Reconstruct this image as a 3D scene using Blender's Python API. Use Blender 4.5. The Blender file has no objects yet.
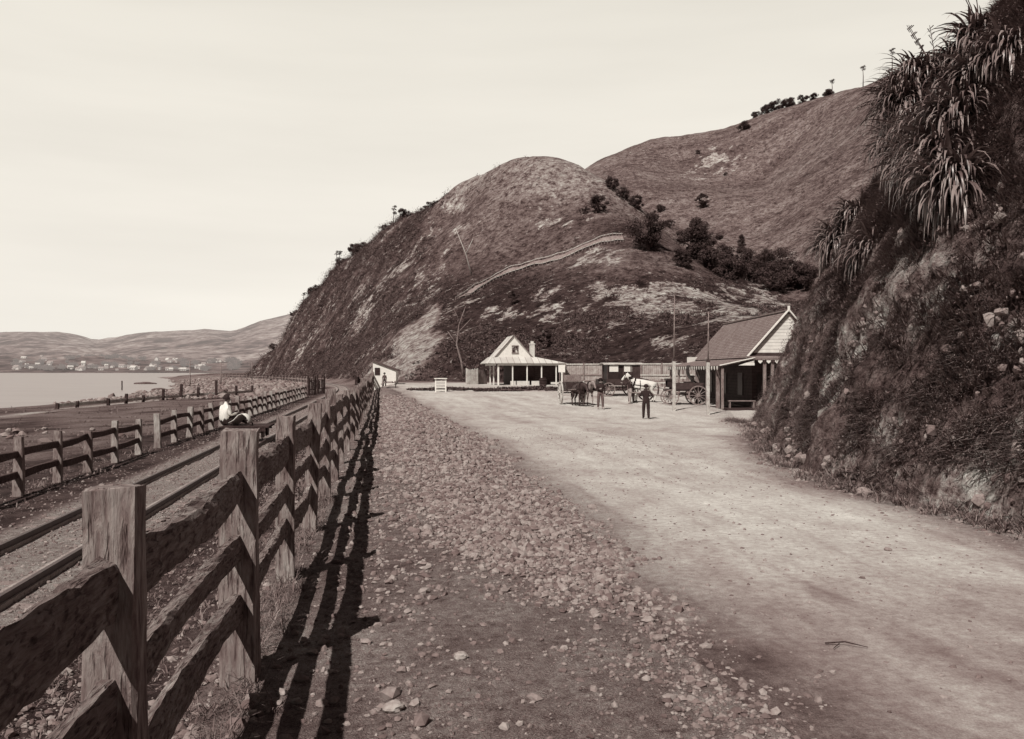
import bpy, bmesh, math, random
import numpy as np
from mathutils import Vector, Matrix
random.seed(7); rng = np.random.default_rng(11)
R = math.radians
scene = bpy.context.scene
COL = scene.collection
F, CX, CY, EYE = 850.0, 512.0, 370.0, 2.4
SEA = -1.2
def at(px, py, d):
    return Vector(((px-CX)*d/F, d, EYE-(py-CY)*d/F))

# ------------------------------------------------------------------ noise
def _hash(ix, iy, s):
    n = (ix*374761393 + iy*668265263 + s*362437) & 0xffffffff
    n = ((n ^ (n >> 13))*1274126177) & 0xffffffff
    n = n ^ (n >> 16)
    return (n & 0xffff)/65535.0
def vnoise(x, y, s=0):
    x = np.asarray(x, float); y = np.asarray(y, float)
    ix = np.floor(x).astype(np.int64); iy = np.floor(y).astype(np.int64)
    fx = x-ix; fy = y-iy
    fx = fx*fx*fx*(fx*(fx*6-15)+10); fy = fy*fy*fy*(fy*(fy*6-15)+10)
    a = _hash(ix, iy, s); b = _hash(ix+1, iy, s); c = _hash(ix, iy+1, s); d = _hash(ix+1, iy+1, s)
    return (a*(1-fx)+b*fx)*(1-fy)+(c*(1-fx)+d*fx)*fy
def fbm(x, y, o=5, s=0, g=0.5):
    t = 0; a = 1; n = 0
    for k in range(o):
        t = t+a*(vnoise(x*2**k+17.3*k, y*2**k-9.1*k, s+k)*2-1); n += a; a *= g
    return t/n
def ridged(x, y, o=4, s=0):
    t = 0; a = 1; n = 0
    for k in range(o):
        t = t+a*(1-np.abs(vnoise(x*2**k+7.7*k, y*2**k+3.3*k, s+k)*2-1)); n += a; a *= .5
    return t/n
def sst(t):
    t = np.clip(t, 0, 1); return t*t*(3-2*t)

# ------------------------------------------------------------------ materials
def sep(v):
    lo = np.array((1.52, .90, .885)); hi = np.array((1.03, 1.0, .95))
    t = min(1, v/.42)**.6
    c = v*(lo*(1-t)+hi*t)
    return (float(c[0]), float(c[1]), float(c[2]), 1)
class NT:
    def __init__(s, name, rough=.9, spec=.15):
        m = bpy.data.materials.new(name); m.use_nodes = True
        s.m = m; s.t = m.node_tree; s.n = s.t.nodes; s.l = s.t.links
        s.b = s.n['Principled BSDF']; s.out = s.n['Material Output']
        s.b.inputs['Roughness'].default_value = rough
        s.b.inputs['Specular IOR Level'].default_value = spec
        s.tc = s.n.new('ShaderNodeTexCoord')
    def lk(s, a, b): s.l.new(a, b)
    def mapped(s, scale, space='Object', rot=(0, 0, 0)):
        mp = s.n.new('ShaderNodeMapping'); mp.inputs['Scale'].default_value = scale; mp.inputs['Rotation'].default_value = rot
        s.lk(s.tc.outputs[space], mp.inputs[0]); return mp.outputs[0]
    def noise(s, scale, detail=6, rough=.6, vec=None, dist=0):
        n = s.n.new('ShaderNodeTexNoise'); n.inputs['Scale'].default_value = scale
        n.inputs['Detail'].default_value = detail; n.inputs['Roughness'].default_value = rough; n.inputs['Distortion'].default_value = dist
        s.lk(vec if vec is not None else s.tc.outputs['Object'], n.inputs['Vector']); return n.outputs['Fac']
    def voro(s, scale, vec=None, out='Distance', rnd=1):
        n = s.n.new('ShaderNodeTexVoronoi'); n.inputs['Scale'].default_value = scale; n.inputs['Randomness'].default_value = rnd
        s.lk(vec if vec is not None else s.tc.outputs['Object'], n.inputs['Vector']); return n.outputs[out]
    def val(s, v):
        n = s.n.new('ShaderNodeValue'); n.outputs[0].default_value = v; return n.outputs[0]
    def math(s, op, a, b=None, clamp=False):
        n = s.n.new('ShaderNodeMath'); n.operation = op; n.use_clamp = clamp
        for i, q in enumerate((a, b)):
            if q is None: continue
            if isinstance(q, (int, float)): n.inputs[i].default_value = q
            else: s.lk(q, n.inputs[i])
        return n.outputs[0]
    def rng(s, v, a, b, c, d, smooth=False):
        n = s.n.new('ShaderNodeMapRange'); s.lk(v, n.inputs[0])
        if smooth: n.interpolation_type = 'SMOOTHSTEP'
        for i, q in enumerate((a, b, c, d)): n.inputs[i+1].default_value = q
        return n.outputs[0]
    def mix(s, f, a, b):
        n = s.n.new('ShaderNodeMix'); n.data_type = 'FLOAT'
        for i, q in ((0, f), (2, a), (3, b)):
            if isinstance(q, (int, float)): n.inputs[i].default_value = q
            else: s.lk(q, n.inputs[i])
        return n.outputs[0]
    def attr(s, name='shade'):
        n = s.n.new('ShaderNodeAttribute'); n.attribute_name = name; return n.outputs['Fac']
    def sepia(s, v, plug=True):
        r = s.n.new('ShaderNodeValToRGB'); e = r.color_ramp.elements
        st = [0, .03, .08, .16, .3, .5, .8]
        e[0].position = 0; e[0].color = sep(.004); e[1].position = 1; e[1].color = sep(1)
        for q in st[1:]:
            k = e.new(q); k.color = sep(q)
        s.lk(v, r.inputs[0])
        if plug: s.lk(r.outputs[0], s.b.inputs['Base Color'])
        return r.outputs[0]
    def bump(s, h, strength=.5, dist=.05):
        n = s.n.new('ShaderNodeBump'); n.inputs['Strength'].default_value = strength; n.inputs['Distance'].default_value = dist
        s.lk(h, n.inputs['Height']); s.lk(n.outputs[0], s.b.inputs['Normal'])
def simple(name, lo, hi, scale=4, bump=.3, dist=.02, rough=.85, spec=.15, stretch=None):
    t = NT(name, rough, spec)
    vec = t.mapped(stretch) if stretch else None
    n = t.noise(scale, 7, .65, vec)
    t.sepia(t.rng(n, .3, .7, lo, hi)); 
    if bump: t.bump(n, bump, dist)
    return t.m
def timber(name, lo, hi, sc=(14, 14, 1.6), bump=.7, dist=.012):
    t = NT(name, .9, .1)
    v = t.mapped(sc); g = t.noise(3.0, 8, .7, v, .6); b = t.noise(1.7, 4, .6)
    cr = t.rng(t.noise(6, 3, .5, t.mapped((sc[0], sc[1], sc[2]*.5))), .56, .66, 0, 1)
    a = t.math('MULTIPLY', t.rng(g, .3, .7, lo, hi), t.rng(b, .3, .7, .65, 1.25))
    a = t.math('MULTIPLY', a, t.rng(cr, 0, 1, 1, .45))
    t.sepia(a); t.bump(t.math('SUBTRACT', g, t.math('MULTIPLY', cr, .5)), bump, dist)
    return t.m
def leafmat(name, lo, hi, sc=1.5):
    t = NT(name, .75, .12)
    n = t.noise(sc, 3, .6)
    g = t.n.new('ShaderNodeNewGeometry'); 
    r = t.math('MULTIPLY', g.outputs['Random Per Island'], .6)
    a = t.math('ADD', t.math('MULTIPLY', n, .6), r)
    t.sepia(t.rng(a, .2, 1.0, lo, hi))
    return t.m

# ------------------------------------------------------------------ mesh builder
class MB:
    def __init__(s): s.v = []; s.f = []; s.mi = []
    def add(s, vs, fs, mi=0):
        o = len(s.v); s.v += [tuple(p) for p in vs]; s.f += [tuple(i+o for i in f) for f in fs]; s.mi += [mi]*len(fs)
    def box(s, c, size, rz=0, mi=0, M=None):
        hx, hy, hz = size[0]/2, size[1]/2, size[2]/2
        m = M if M is not None else Matrix.Rotation(rz, 3, 'Z')
        vs = [Vector(c)+m@Vector((x*hx, y*hy, z*hz)) for z in (-1, 1) for y in (-1, 1) for x in (-1, 1)]
        s.add(vs, [(0, 2, 3, 1), (4, 5, 7, 6), (0, 1, 5, 4), (2, 6, 7, 3), (0, 4, 6, 2), (1, 3, 7, 5)], mi)
    def frame(s, p0, p1, up=(0, 0, 1)):
        p0 = Vector(p0); p1 = Vector(p1); d = (p1-p0); L = d.length; d.normalize()
        up = Vector(up)
        if abs(d.dot(up)) > .98: up = Vector((0, 1, 0)) if abs(d.y) < .9 else Vector((1, 0, 0))
        a = d.cross(up).normalized(); b = a.cross(d).normalized()
        return p0, d, L, a, b
    def beam(s, p0, p1, w, h, mi=0, up=(0, 0, 1)):
        p0, d, L, a, b = s.frame(p0, p1, up)
        vs = [p0+d*t+a*x*w/2+b*y*h/2 for t in (0, L) for y in (-1, 1) for x in (-1, 1)]
        s.add(vs, [(0, 1, 3, 2), (4, 6, 7, 5), (0, 4, 5, 1), (2, 3, 7, 6), (0, 2, 6, 4), (1, 5, 7, 3)], mi)
    def rough(s, p0, p1, w, h, seg=6, jit=.1, bow=.0, taper=1.0, bev=.16, mi=0, up=(0, 0, 1), endcut=0):
        """hewn timber: octagonal section with uneven edges"""
        p0, d, L, a, b = s.frame(p0, p1, up)
        base = [(-1, -1+bev), (-1, 1-bev), (-1+bev, 1), (1-bev, 1), (1, 1-bev), (1, -1+bev), (1-bev, -1), (-1+bev, -1)]
        ph = [random.uniform(0, 6.28) for _ in range(8)]
        bw = random.uniform(-bow, bow); bw2 = random.uniform(-bow, bow)*.6
        o = len(s.v); vs = []; fs = []
        for i in range(seg+1):
            t = i/seg; sc = 1+(taper-1)*t
            for k, (x, y) in enumerate(base):
                jx = 1+jit*(math.sin(ph[k]+t*5)*.6+random.uniform(-.5, .5)); jy = 1+jit*(math.sin(ph[(k+3) % 8]+t*7)*.6+random.uniform(-.5, .5))
                tt = t*L+(endcut*random.uniform(-1, 1) if i in (0, seg) else 0)
                vs.append(p0+d*tt+a*(x*jx*w/2*sc+bw*math.sin(t*math.pi))+b*(y*jy*h/2*sc+bw2*math.sin(t*math.pi)))
        for i in range(seg):
            for k in range(8):
                fs.append((i*8+k, (i+1)*8+k, (i+1)*8+(k+1) % 8, i*8+(k+1) % 8))
        fs.append(tuple(range(8))); fs.append(tuple(seg*8+k for k in reversed(range(8))))
        s.add(vs, fs, mi)
    def cyl(s, p0, p1, r0, r1=None, n=10, mi=0, cap=True):
        r1 = r0 if r1 is None else r1
        p0, d, L, a, b = s.frame(p0, p1)
        vs = []
        for t, r in ((0, r0), (L, r1)):
            for k in range(n):
                q = 2*math.pi*k/n; vs.append(p0+d*t+a*math.cos(q)*r+b*math.sin(q)*r)
        fs = [(k, (k+1) % n, n+(k+1) % n, n+k) for k in range(n)]
        if cap: fs += [tuple(reversed(range(n))), tuple(range(n, 2*n))]
        s.add(vs, fs, mi)
    def tube(s, pts, rs, n=6, mi=0):
        pts = [Vector(p) for p in pts]
        if isinstance(rs, (int, float)): rs = [rs]*len(pts)
        vs = []
        for i, p in enumerate(pts):
            d = (pts[min(i+1, len(pts)-1)]-pts[max(i-1, 0)]).normalized()
            up = Vector((0, 0, 1)) if abs(d.z) < .9 else Vector((0, 1, 0))
            a = d.cross(up).normalized(); b = a.cross(d)
            for k in range(n):
                q = 2*math.pi*k/n; vs.append(p+(a*math.cos(q)+b*math.sin(q))*rs[i])
        fs = [(i*n+k, i*n+(k+1) % n, (i+1)*n+(k+1) % n, (i+1)*n+k) for i in range(len(pts)-1) for k in range(n)]
        fs += [tuple(reversed(range(n))), tuple((len(pts)-1)*n+k for k in range(n))]
        s.add(vs, fs, mi)
    def poly(s, pts, mi=0): s.add(pts, [tuple(range(len(pts)))], mi)
    def slab(s, pts, th, mi=0):
        """thick sheet from a planar polygon"""
        P = [Vector(p) for p in pts]; n = (P[1]-P[0]).cross(P[2]-P[0]).normalized()*th
        k = len(P); vs = P+[p-n for p in P]
        fs = [tuple(range(k)), tuple(reversed(range(k, 2*k)))]+[(i, k+i, k+(i+1) % k, (i+1) % k) for i in range(k)]
        s.add(vs, fs, mi)
    def build(s, name, mats, parent=None, smooth=False, recalc=True):
        me = bpy.data.meshes.new(name); me.from_pydata(s.v, [], s.f)
        mats = mats if isinstance(mats, (list, tuple)) else [mats]
        for m in mats: me.materials.append(m)
        if len(mats) > 1: me.polygons.foreach_set('material_index', s.mi)
        if recalc:
            bm = bmesh.new(); bm.from_mesh(me); bmesh.ops.recalc_face_normals(bm, faces=bm.faces); bm.to_mesh(me); bm.free()
        if smooth: me.polygons.foreach_set('use_smooth', [True]*len(me.polygons))
        o = bpy.data.objects.new(name, me); COL.objects.link(o)
        if parent: o.parent = parent
        return o
def np_mesh(name, V, Fc, mat, shade=None, smooth=True, kind=None):
    me = bpy.data.meshes.new(name)
    V = np.asarray(V, np.float32); Fc = np.asarray(Fc, np.int32); k = Fc.shape[1]
    me.vertices.add(len(V)); me.vertices.foreach_set('co', V.ravel())
    me.loops.add(Fc.size); me.loops.foreach_set('vertex_index', Fc.ravel())
    me.polygons.add(len(Fc)); me.polygons.foreach_set('loop_start', np.arange(0, Fc.size, k, dtype=np.int32))
    me.update(calc_edges=True)
    if shade is not None:
        for nm, arr in (shade.items() if isinstance(shade, dict) else (('shade', shade),)):
            a = me.attributes.new(nm, 'FLOAT', 'POINT'); a.data.foreach_set('value', np.asarray(arr, np.float32).ravel())
    me.polygons.foreach_set('use_smooth', [smooth]*len(Fc))
    me.materials.append(mat); me.validate()
    o = bpy.data.objects.new(name, me); COL.objects.link(o)
    if kind: o['kind'] = kind
    return o
def gridfaces(nx, ny):
    i = np.arange(nx*ny).reshape(ny, nx)
    return np.stack([i[:-1, :-1].ravel(), i[:-1, 1:].ravel(), i[1:, 1:].ravel(), i[1:, :-1].ravel()], 1)
def tag(o, label=None, cat=None, group=None, kind=None):
    if label: o['label'] = label
    if cat: o['category'] = cat
    if group: o['group'] = group
    if kind: o['kind'] = kind
    return o
def empty(name, loc=(0, 0, 0), rz=0):
    o = bpy.data.objects.new(name, None); COL.objects.link(o); o.location = loc; o.rotation_euler = (0, 0, rz); return o
def copy_tree(o, parent=None):
    c = o.copy(); COL.objects.link(c)
    if parent: c.parent = parent
    for ch in list(o.children): copy_tree(ch, c)
    return c

# ------------------------------------------------------------------ lie of the land
def fence_x(y): return -1.12-.1494*np.asarray(y, float)
TRK = np.array([(-10, -3.0), (0, -4.5), (95, -18.69), (125, -25.5), (155, -35.5), (190, -50), (230, -69), (280, -97), (330, -130)])
TRK[0] = (-20, -4.5+.1494*20)
def track_x(y): 
    y = np.asarray(y, float)
    return sum(np.interp(y+k, TRK[:, 0], TRK[:, 1]) for k in (-12, -6, 0, 6, 12))/5
def shore_x(y):
    y = np.asarray(y, float)
    b = np.interp(y, [-30, 60, 80, 118, 160, 204, 250, 300, 400], [-44, -46, -48, -53, -64, -82, -100, -122, -170])
    return b+3.0*fbm(y*.03, y*0, 3, 5)*np.clip((y+40)/80, 0, 1)
GR_R = ([-10, 3, 6.9, 9.3, 14.7, 29, 51, 66, 84], [2.3, 1.9, 1.6, 1.4, .83, -1.1, -5.5, -8.6, -13.4])
def ground_z(x, y):
    x = np.asarray(x, float); y = np.asarray(y, float)
    off = x-fence_x(y)
    tx = track_x(y)
    rise = .95*sst((y-46)/36)*sst((x-np.minimum(fence_x(y), tx+5)+1.2)/3.0)
    z = rise+.02*fbm(x*.8, y*.8, 4, 3)+.014*fbm(x*3.1, y*3.1, 3, 6)*np.where(off < 1.2+np.interp(y, *GR_R)-fence_x(y), 1, .35)+.05*fbm(x*.12, y*.12, 3, 9)
    # metal heap beside the fence
    gr = np.interp(y, *GR_R); w = np.maximum(gr-fence_x(y)-.9, .4); u = (x-fence_x(y)-.7)/w
    hp = np.clip(1-(2*u-1)**2, 0, 1)
    z += hp*(.05+.20*sst((y-10)/18))*sst((86-y)/25)*(1+.4*fbm(x*1.1, y*1.1, 3, 21))
    # hollow between road fence and rails
    z -= .22*np.exp(-((off+1.35)/.75)**2)*sst((80-y)/20)
    # left of the rails: rough flat falling to the beach
    le = tx-2.2; sx = shore_x(y)
    t = (le-x)/np.maximum(le-sx, 2)
    z = np.where(x < le, -.12*sst((le-x)/1.5)+rise-.15*sst((le-x)/6)+.10*fbm(x*.35, y*.35, 4, 31)*sst((le-x)/3)-.98*np.clip(t, 0, 1)**1.3-2.2*np.clip(t-1, 0, 1.5)+.0, z)
    return z
def gz(x, y): return float(ground_z(np.array([x]), np.array([y]))[0])

# near right bank
FOOT = [(10.5, -14), (9.0, -4), (8.2, 4), (7.75, 10), (7.5, 14), (7.05, 16.7), (6.75, 19.6), (7.35, 24), (8.75, 30), (10.5, 37), (13, 41.5), (19.5, 45), (30, 47), (60, 48)]
PROF = ([0, .35, .8, 1.4, 2.2, 3.4, 5.6, 10, 20, 45], [-.05, .85, 2.0, 3.6, 5.4, 7.9, 11.6, 17, 25, 36])
def foot_dist(x, y):
    best = np.full(x.shape, 1e9); sgn = np.ones(x.shape)
    for (x0, y0), (x1, y1) in zip(FOOT[:-1], FOOT[1:]):
        dx, dy = x1-x0, y1-y0; L2 = dx*dx+dy*dy
        t = np.clip(((x-x0)*dx+(y-y0)*dy)/L2, 0, 1)
        ex = x-(x0+t*dx); ey = y-(y0+t*dy); d = np.hypot(ex, ey)
        cr = dx*ey-dy*ex      # >0 left of the walk direction = road side
        m = d < best-1e-9
        best = np.where(m, d, best); sgn = np.where(m, np.where(cr > 0, -1, 1), sgn)
    return best*sgn
def bank_z(x, y):
    x = np.asarray(x, float); y = np.asarray(y, float)
    wob = .45*fbm(x*.35+3, y*.35, 2, 41)+.08*fbm(x*1.3, y*1.3, 3, 47)
    s = foot_dist(x, y)+wob*sst(foot_dist(x, y)/.8)*.9+.25*fbm(x*.6, y*.6, 3, 49)
    z = np.interp(s, *PROF)
    z = z*(1-.10*sst((y-26)/10))+(.3*fbm(x*.9, y*.9, 4, 43)+.12*(ridged(x*1.6+y*.3, y*1.1, 3, 44)-.6))*sst(s/1.2)
    return np.where(s < 0, -.25+s*.25, z), s

# hills, thin-plate surface through surveyed points
RIDGE = [(255, 381, 266), (264, 356, 260), (290, 320, 250), (335, 267, 238), (390, 226, 225), (430, 212, 218), (460, 186, 212), (500, 166, 205), (540, 158, 200), (570, 160, 196), (592, 168, 192), (620, 188, 186), (650, 220, 178), (690, 252, 165), (740, 282, 145), (790, 310, 120)]
FOOTH = [(262, 379, 236), (300, 380, 200), (335, 381, 165), (360, 381, 135), (385, 381, 112), (430, 381, 106), (500, 381, 100), (560, 381, 97), (620, 378, 93), (680, 375, 89), (740, 372, 82), (800, 370, 77), (880, 365, 74)]
FACE = [(280, 350, 250), (300, 350, 222), (320, 320, 226), (350, 340, 185), (350, 290, 217), (400, 330, 152), (400, 270, 195), (450, 330, 135), (450, 262, 180), (455, 215, 203), (500, 325, 128), (500, 262, 165), (500, 205, 188), (560, 325, 122), (560, 262, 155), (560, 200, 180), (620, 325, 114), (620, 262, 142), (620, 222, 163), (680, 325, 108), (680, 284, 135), (740, 325, 100), (790, 342, 92), (850, 330, 88)]
GULLY = [(602, 176, 225), (640, 218, 218), (680, 254, 205), (730, 284, 184), (790, 306, 150), (850, 320, 118)]
FARH = [(575, 176, 330), (592, 168, 380), (640, 149, 400), (700, 141, 400), (740, 135, 390), (800, 109, 365), (850, 92, 335), (900, 72, 305), (960, 45, 275), (1050, 5, 245), (1200, -60, 220),
        (640, 190, 290), (690, 170, 330), (700, 215, 260), (760, 180, 300), (760, 235, 232), (820, 150, 280), (820, 215, 215), (820, 270, 165), (880, 130, 245), (880, 220, 185), (880, 290, 125), (950, 120, 225), (950, 250, 130), (1100, 150, 160), (1100, 50, 205)]
def rbf_fit():
    P = [at(*q) for q in RIDGE+FOOTH+FACE+GULLY+FARH]
    for px, py, d in FOOTH:
        p = at(px, py, d-13); p.z = -3.2; P.append(p)
        p = at(px, py, d-28); p.z = -6; P.append(p)
    for px, d in ((262, 300), (330, 280), (400, 275), (470, 275)): p = at(px, 370, d); p.z = -2 if px < 330 else 12 if px < 420 else 24; P.append(p)
    for px, d, z in ((530, 290, 40), (200, 250, -6), (150, 330, -8), (240, 380, -5), (400, 380, 20), (520, 400, 60), (600, 480, 80), (750, 480, 90), (900, 440, 100), (1000, 380, 110)): p = at(px, 370, d); p.z = z; P.append(p)
    for px, py, d in RIDGE[2:10]:
        for k_, dz in ((18, 5), (38, 14)): p = at(px, py, d+k_); p.z = at(px, py, d).z-dz; P.append(p)
    for px, py, d in FARH[1:11]:
        p = at(px, py, d+30); p.z = at(px, py, d).z-3; P.append(p)
    P = np.array([tuple(p) for p in P]); X = P[:, :2]/100
    def U(r2): return np.where(r2 > 0, r2*np.log(r2+1e-12), 0)
    n = len(X); K = U(((X[:, None]-X[None])**2).sum(-1))+np.eye(n)*2e-4
    A = np.zeros((n+3, n+3)); A[:n, :n] = K; A[:n, n] = 1; A[:n, n+1:] = X; A[n, :n] = 1; A[n+1:, :n] = X.T
    w = np.linalg.solve(A, np.r_[P[:, 2], 0, 0, 0])
    def f(x, y):
        q = np.stack([x.ravel(), y.ravel()], 1)/100; o = np.empty(len(q))
        for i in range(0, len(q), 20000):
            s = q[i:i+20000]; o[i:i+20000] = U(((s[:, None]-X[None])**2).sum(-1))@w[:n]+w[n]+s@w[n+1:]
        return o.reshape(x.shape)
    return f
_hb = rbf_fit()
def hill_z(x, y, fine=True):
    x = np.asarray(x, float); y = np.asarray(y, float)
    z = _hb(x, y)
    px = CX+F*x/np.maximum(y, 1)
    crag = sst((470-px)/110)*sst((270-y)/20)       # cliffy seaward face
    amp = sst((z+1)/8)
    wx = x*.045+.5*fbm(x*.02, y*.02, 3, 60)
    z = z+amp*(1.6*fbm(wx, y*.03, 5, 61)+.35*fbm(x*.22, y*.22, 4, 62))
    z = z+amp*crag*(3.4*(ridged(x*.075+y*.02, y*.018+x*.01, 4, 63)-.66)+1.6*(ridged(x*.22, y*.12, 4, 64)-.62))
    z = z+amp*(1-crag)*(1.7*(ridged(x*.035+y*.012, y*.03, 4, 66)-.68)+.5*(ridged(x*.12, y*.16, 3, 67)-.6))
    return z
def hz(x, y): return float(hill_z(np.array([x]), np.array([y]))[0])
def hill_hit(px, py, d0=80, d1=430):
    d = np.arange(d0, d1, .5); x = (px-CX)*d/F; r = EYE-(py-CY)*d/F
    h = hill_z(x, d); k = np.argmax(h > r)
    if h[k] <= r[k]: return None
    return Vector((x[k], d[k], h[k]))
def bank_hit(px, py):
    d = np.arange(8, 60, .1); x = (px-CX)*d/F; r = EYE-(py-CY)*d/F
    h, s = bank_z(x, d); k = np.argmax(h > r)
    if h[k] <= r[k]: return None
    return Vector((x[k], d[k], h[k]))
# ------------------------------------------------------------------ camera, sky, sun
cam = bpy.data.cameras.new('camera'); co = bpy.data.objects.new('camera', cam); COL.objects.link(co)
co.location = (0, 0, EYE); co.rotation_euler = (R(90), 0, 0)
cam.sensor_width = 36; cam.lens = 36*F/1024; cam.clip_end = 20000; cam.clip_start = .05
scene.camera = co
SUN_EL, SH_AZ = 50.0, 27.5         # elevation; heading in which shadows fall, from +Y towards +X
sd = Vector((math.sin(R(SH_AZ))*math.cos(R(SUN_EL)), math.cos(R(SH_AZ))*math.cos(R(SUN_EL)), -math.sin(R(SUN_EL))))
L = bpy.data.lights.new('sun', 'SUN'); L.energy = 5.0; L.angle = R(.55); L.color = (1, .94, .865)
lo = bpy.data.objects.new('sun', L); COL.objects.link(lo); lo.rotation_euler = sd.to_track_quat('-Z', 'Y').to_euler(); lo.location = (-20, -20, 40)
W = bpy.data.worlds.new('World'); scene.world = W; W.use_nodes = True
wt = W.node_tree; wn = wt.nodes; bg = wn['Background']
sky = wn.new('ShaderNodeTexSky'); sky.sky_type = 'NISHITA'; sky.sun_disc = False; sky.sun_elevation = R(SUN_EL); sky.sun_rotation = R(180+SH_AZ)
sky.air_density = 1.2; sky.dust_density = 2.5
bw = wn.new('ShaderNodeRGBToBW'); wt.links.new(sky.outputs[0], bw.inputs[0])
mr = wn.new('ShaderNodeMapRange'); wt.links.new(bw.outputs[0], mr.inputs[0])
for i, q in enumerate((0, 12, .87, 1.12)): mr.inputs[i+1].default_value = q
tc = wn.new('ShaderNodeTexCoord'); sx = wn.new('ShaderNodeSeparateXYZ'); wt.links.new(tc.outputs['Generated'], sx.inputs[0])
rp = wn.new('ShaderNodeValToRGB'); e = rp.color_ramp.elements
e[0].position = 0; e[0].color = (.97, .925, .84, 1)
e[1].position = 1; e[1].color = (.10, .072, .07, 1)
for p, c in ((.12, (.95, .90, .815, 1)), (.40, (.88, .835, .745, 1)), (.55, (.36, .29, .27, 1)), (.75, (.15, .11, .105, 1))):
    k = e.new(p); k.color = c
wt.links.new(sx.outputs[2], rp.inputs[0])
cn = wn.new('ShaderNodeTexNoise'); mp = wn.new('ShaderNodeMapping'); mp.inputs['Scale'].default_value = (1.2, 1.2, 9)
wt.links.new(tc.outputs['Generated'], mp.inputs[0]); wt.links.new(mp.outputs[0], cn.inputs['Vector']); cn.inputs['Scale'].default_value = 1.6; cn.inputs['Detail'].default_value = 5
cr = wn.new('ShaderNodeMapRange'); wt.links.new(cn.outputs[0], cr.inputs[0])
for i, q in enumerate((.3, .7, .945, 1.04)): cr.inputs[i+1].default_value = q
m1 = wn.new('ShaderNodeMath'); m1.operation = 'MULTIPLY'; wt.links.new(mr.outputs[0], m1.inputs[0]); wt.links.new(cr.outputs[0], m1.inputs[1])
vm = wn.new('ShaderNodeVectorMath'); vm.operation = 'SCALE'; wt.links.new(rp.outputs[0], vm.inputs[0]); wt.links.new(m1.outputs[0], vm.inputs['Scale'])
az = wn.new('ShaderNodeMapRange'); az.interpolation_type = 'SMOOTHSTEP'; wt.links.new(sx.outputs[1], az.inputs[0])  # sky dimmed away from the view ahead to hold down fill light
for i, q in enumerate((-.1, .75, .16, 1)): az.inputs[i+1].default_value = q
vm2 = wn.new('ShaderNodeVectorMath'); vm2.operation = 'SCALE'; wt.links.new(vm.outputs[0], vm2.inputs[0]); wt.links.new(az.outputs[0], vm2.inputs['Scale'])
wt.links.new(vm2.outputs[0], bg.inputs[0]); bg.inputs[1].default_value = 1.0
scene.render.engine = 'CYCLES'
scene.view_settings.view_transform = 'Standard'; scene.view_settings.look = 'None'; scene.view_settings.exposure = 0

# ------------------------------------------------------------------ materials
M = {}
M['post'] = timber('weathered_post_timber', .07, .36, (7, 7, 1.4), 1.0, .02)
M['rail'] = timber('split_rail_timber', .05, .36, (12, 1.8, 12), 1.0, .035)
M['oldpost'] = timber('pale_post_timber', .20, .46)
M['oldrail'] = timber('dark_rail_timber', .04, .11, (8, 8, 8))
M['baulk'] = timber('bleached_baulk_timber', .22, .40, (6, 6, 6), .5, .01)
M['darkwood'] = timber('dark_timber', .018, .06, (9, 9, 3))
M['plank'] = timber('grey_plank', .12, .30, (9, 9, 2))
M['pale'] = timber('bleached_plank', .38, .6, (6, 6, 2), .3)
M['iron'] = simple('dull_iron', .03, .07, 9, .2, .003, .5, .4)
M['white'] = simple('white_paint', .66, .80, 6, .1, .004, .6, .2)
M['cream'] = simple('cream_paint', .48, .64, 5, .1, .004, .6, .2)
M['dark'] = simple('dark_interior', .008, .02, 3, .1)
M['black'] = simple('black_paint', .012, .03, 6, .1, .003, .5, .3)
M['carriage'] = simple('worn_carriage_varnish', .02, .06, 5, .15, .004, .45, .4)
M['skin'] = simple('skin', .24, .32, 9, .05, .002, .6, .25)
M['glass'] = simple('window_glass', .02, .05, 4, 0, 0, .4, .2)
M['hair'] = simple('dark_hair', .01, .03, 40, .3, .01)
M['brick'] = simple('lime_washed_brick', .5, .7, 9, .3, .02)
M['rock'] = simple('wet_rock', .04, .12, 3, .6, .08)
M['stone'] = simple('pale_stone', .16, .42, 9, .5, .02)
M['bark'] = simple('bark', .04, .12, 6, .5, .03)
M['leaf'] = leafmat('dark_foliage', .02, .075, .5)
M['scrub'] = leafmat('scrub_foliage', .028, .13, .25)
M['grassdry'] = leafmat('bank_grass_leaf', .04, .24, .8)
M['flax'] = None
for nm, lo_, hi_ in (('flax', .04, .24), ('deadflax', .08, .30)):
    t = NT(nm+'_leaf', .38, .45); g = t.n.new('ShaderNodeNewGeometry'); n = t.noise(2.5, 3, .6)
    t.sepia(t.rng(t.math('ADD', t.math('MULTIPLY', n, .5), t.math('MULTIPLY', g.outputs['Random Per Island'], .7)), .2, 1.05, lo_, hi_)); M[nm] = t.m

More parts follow.
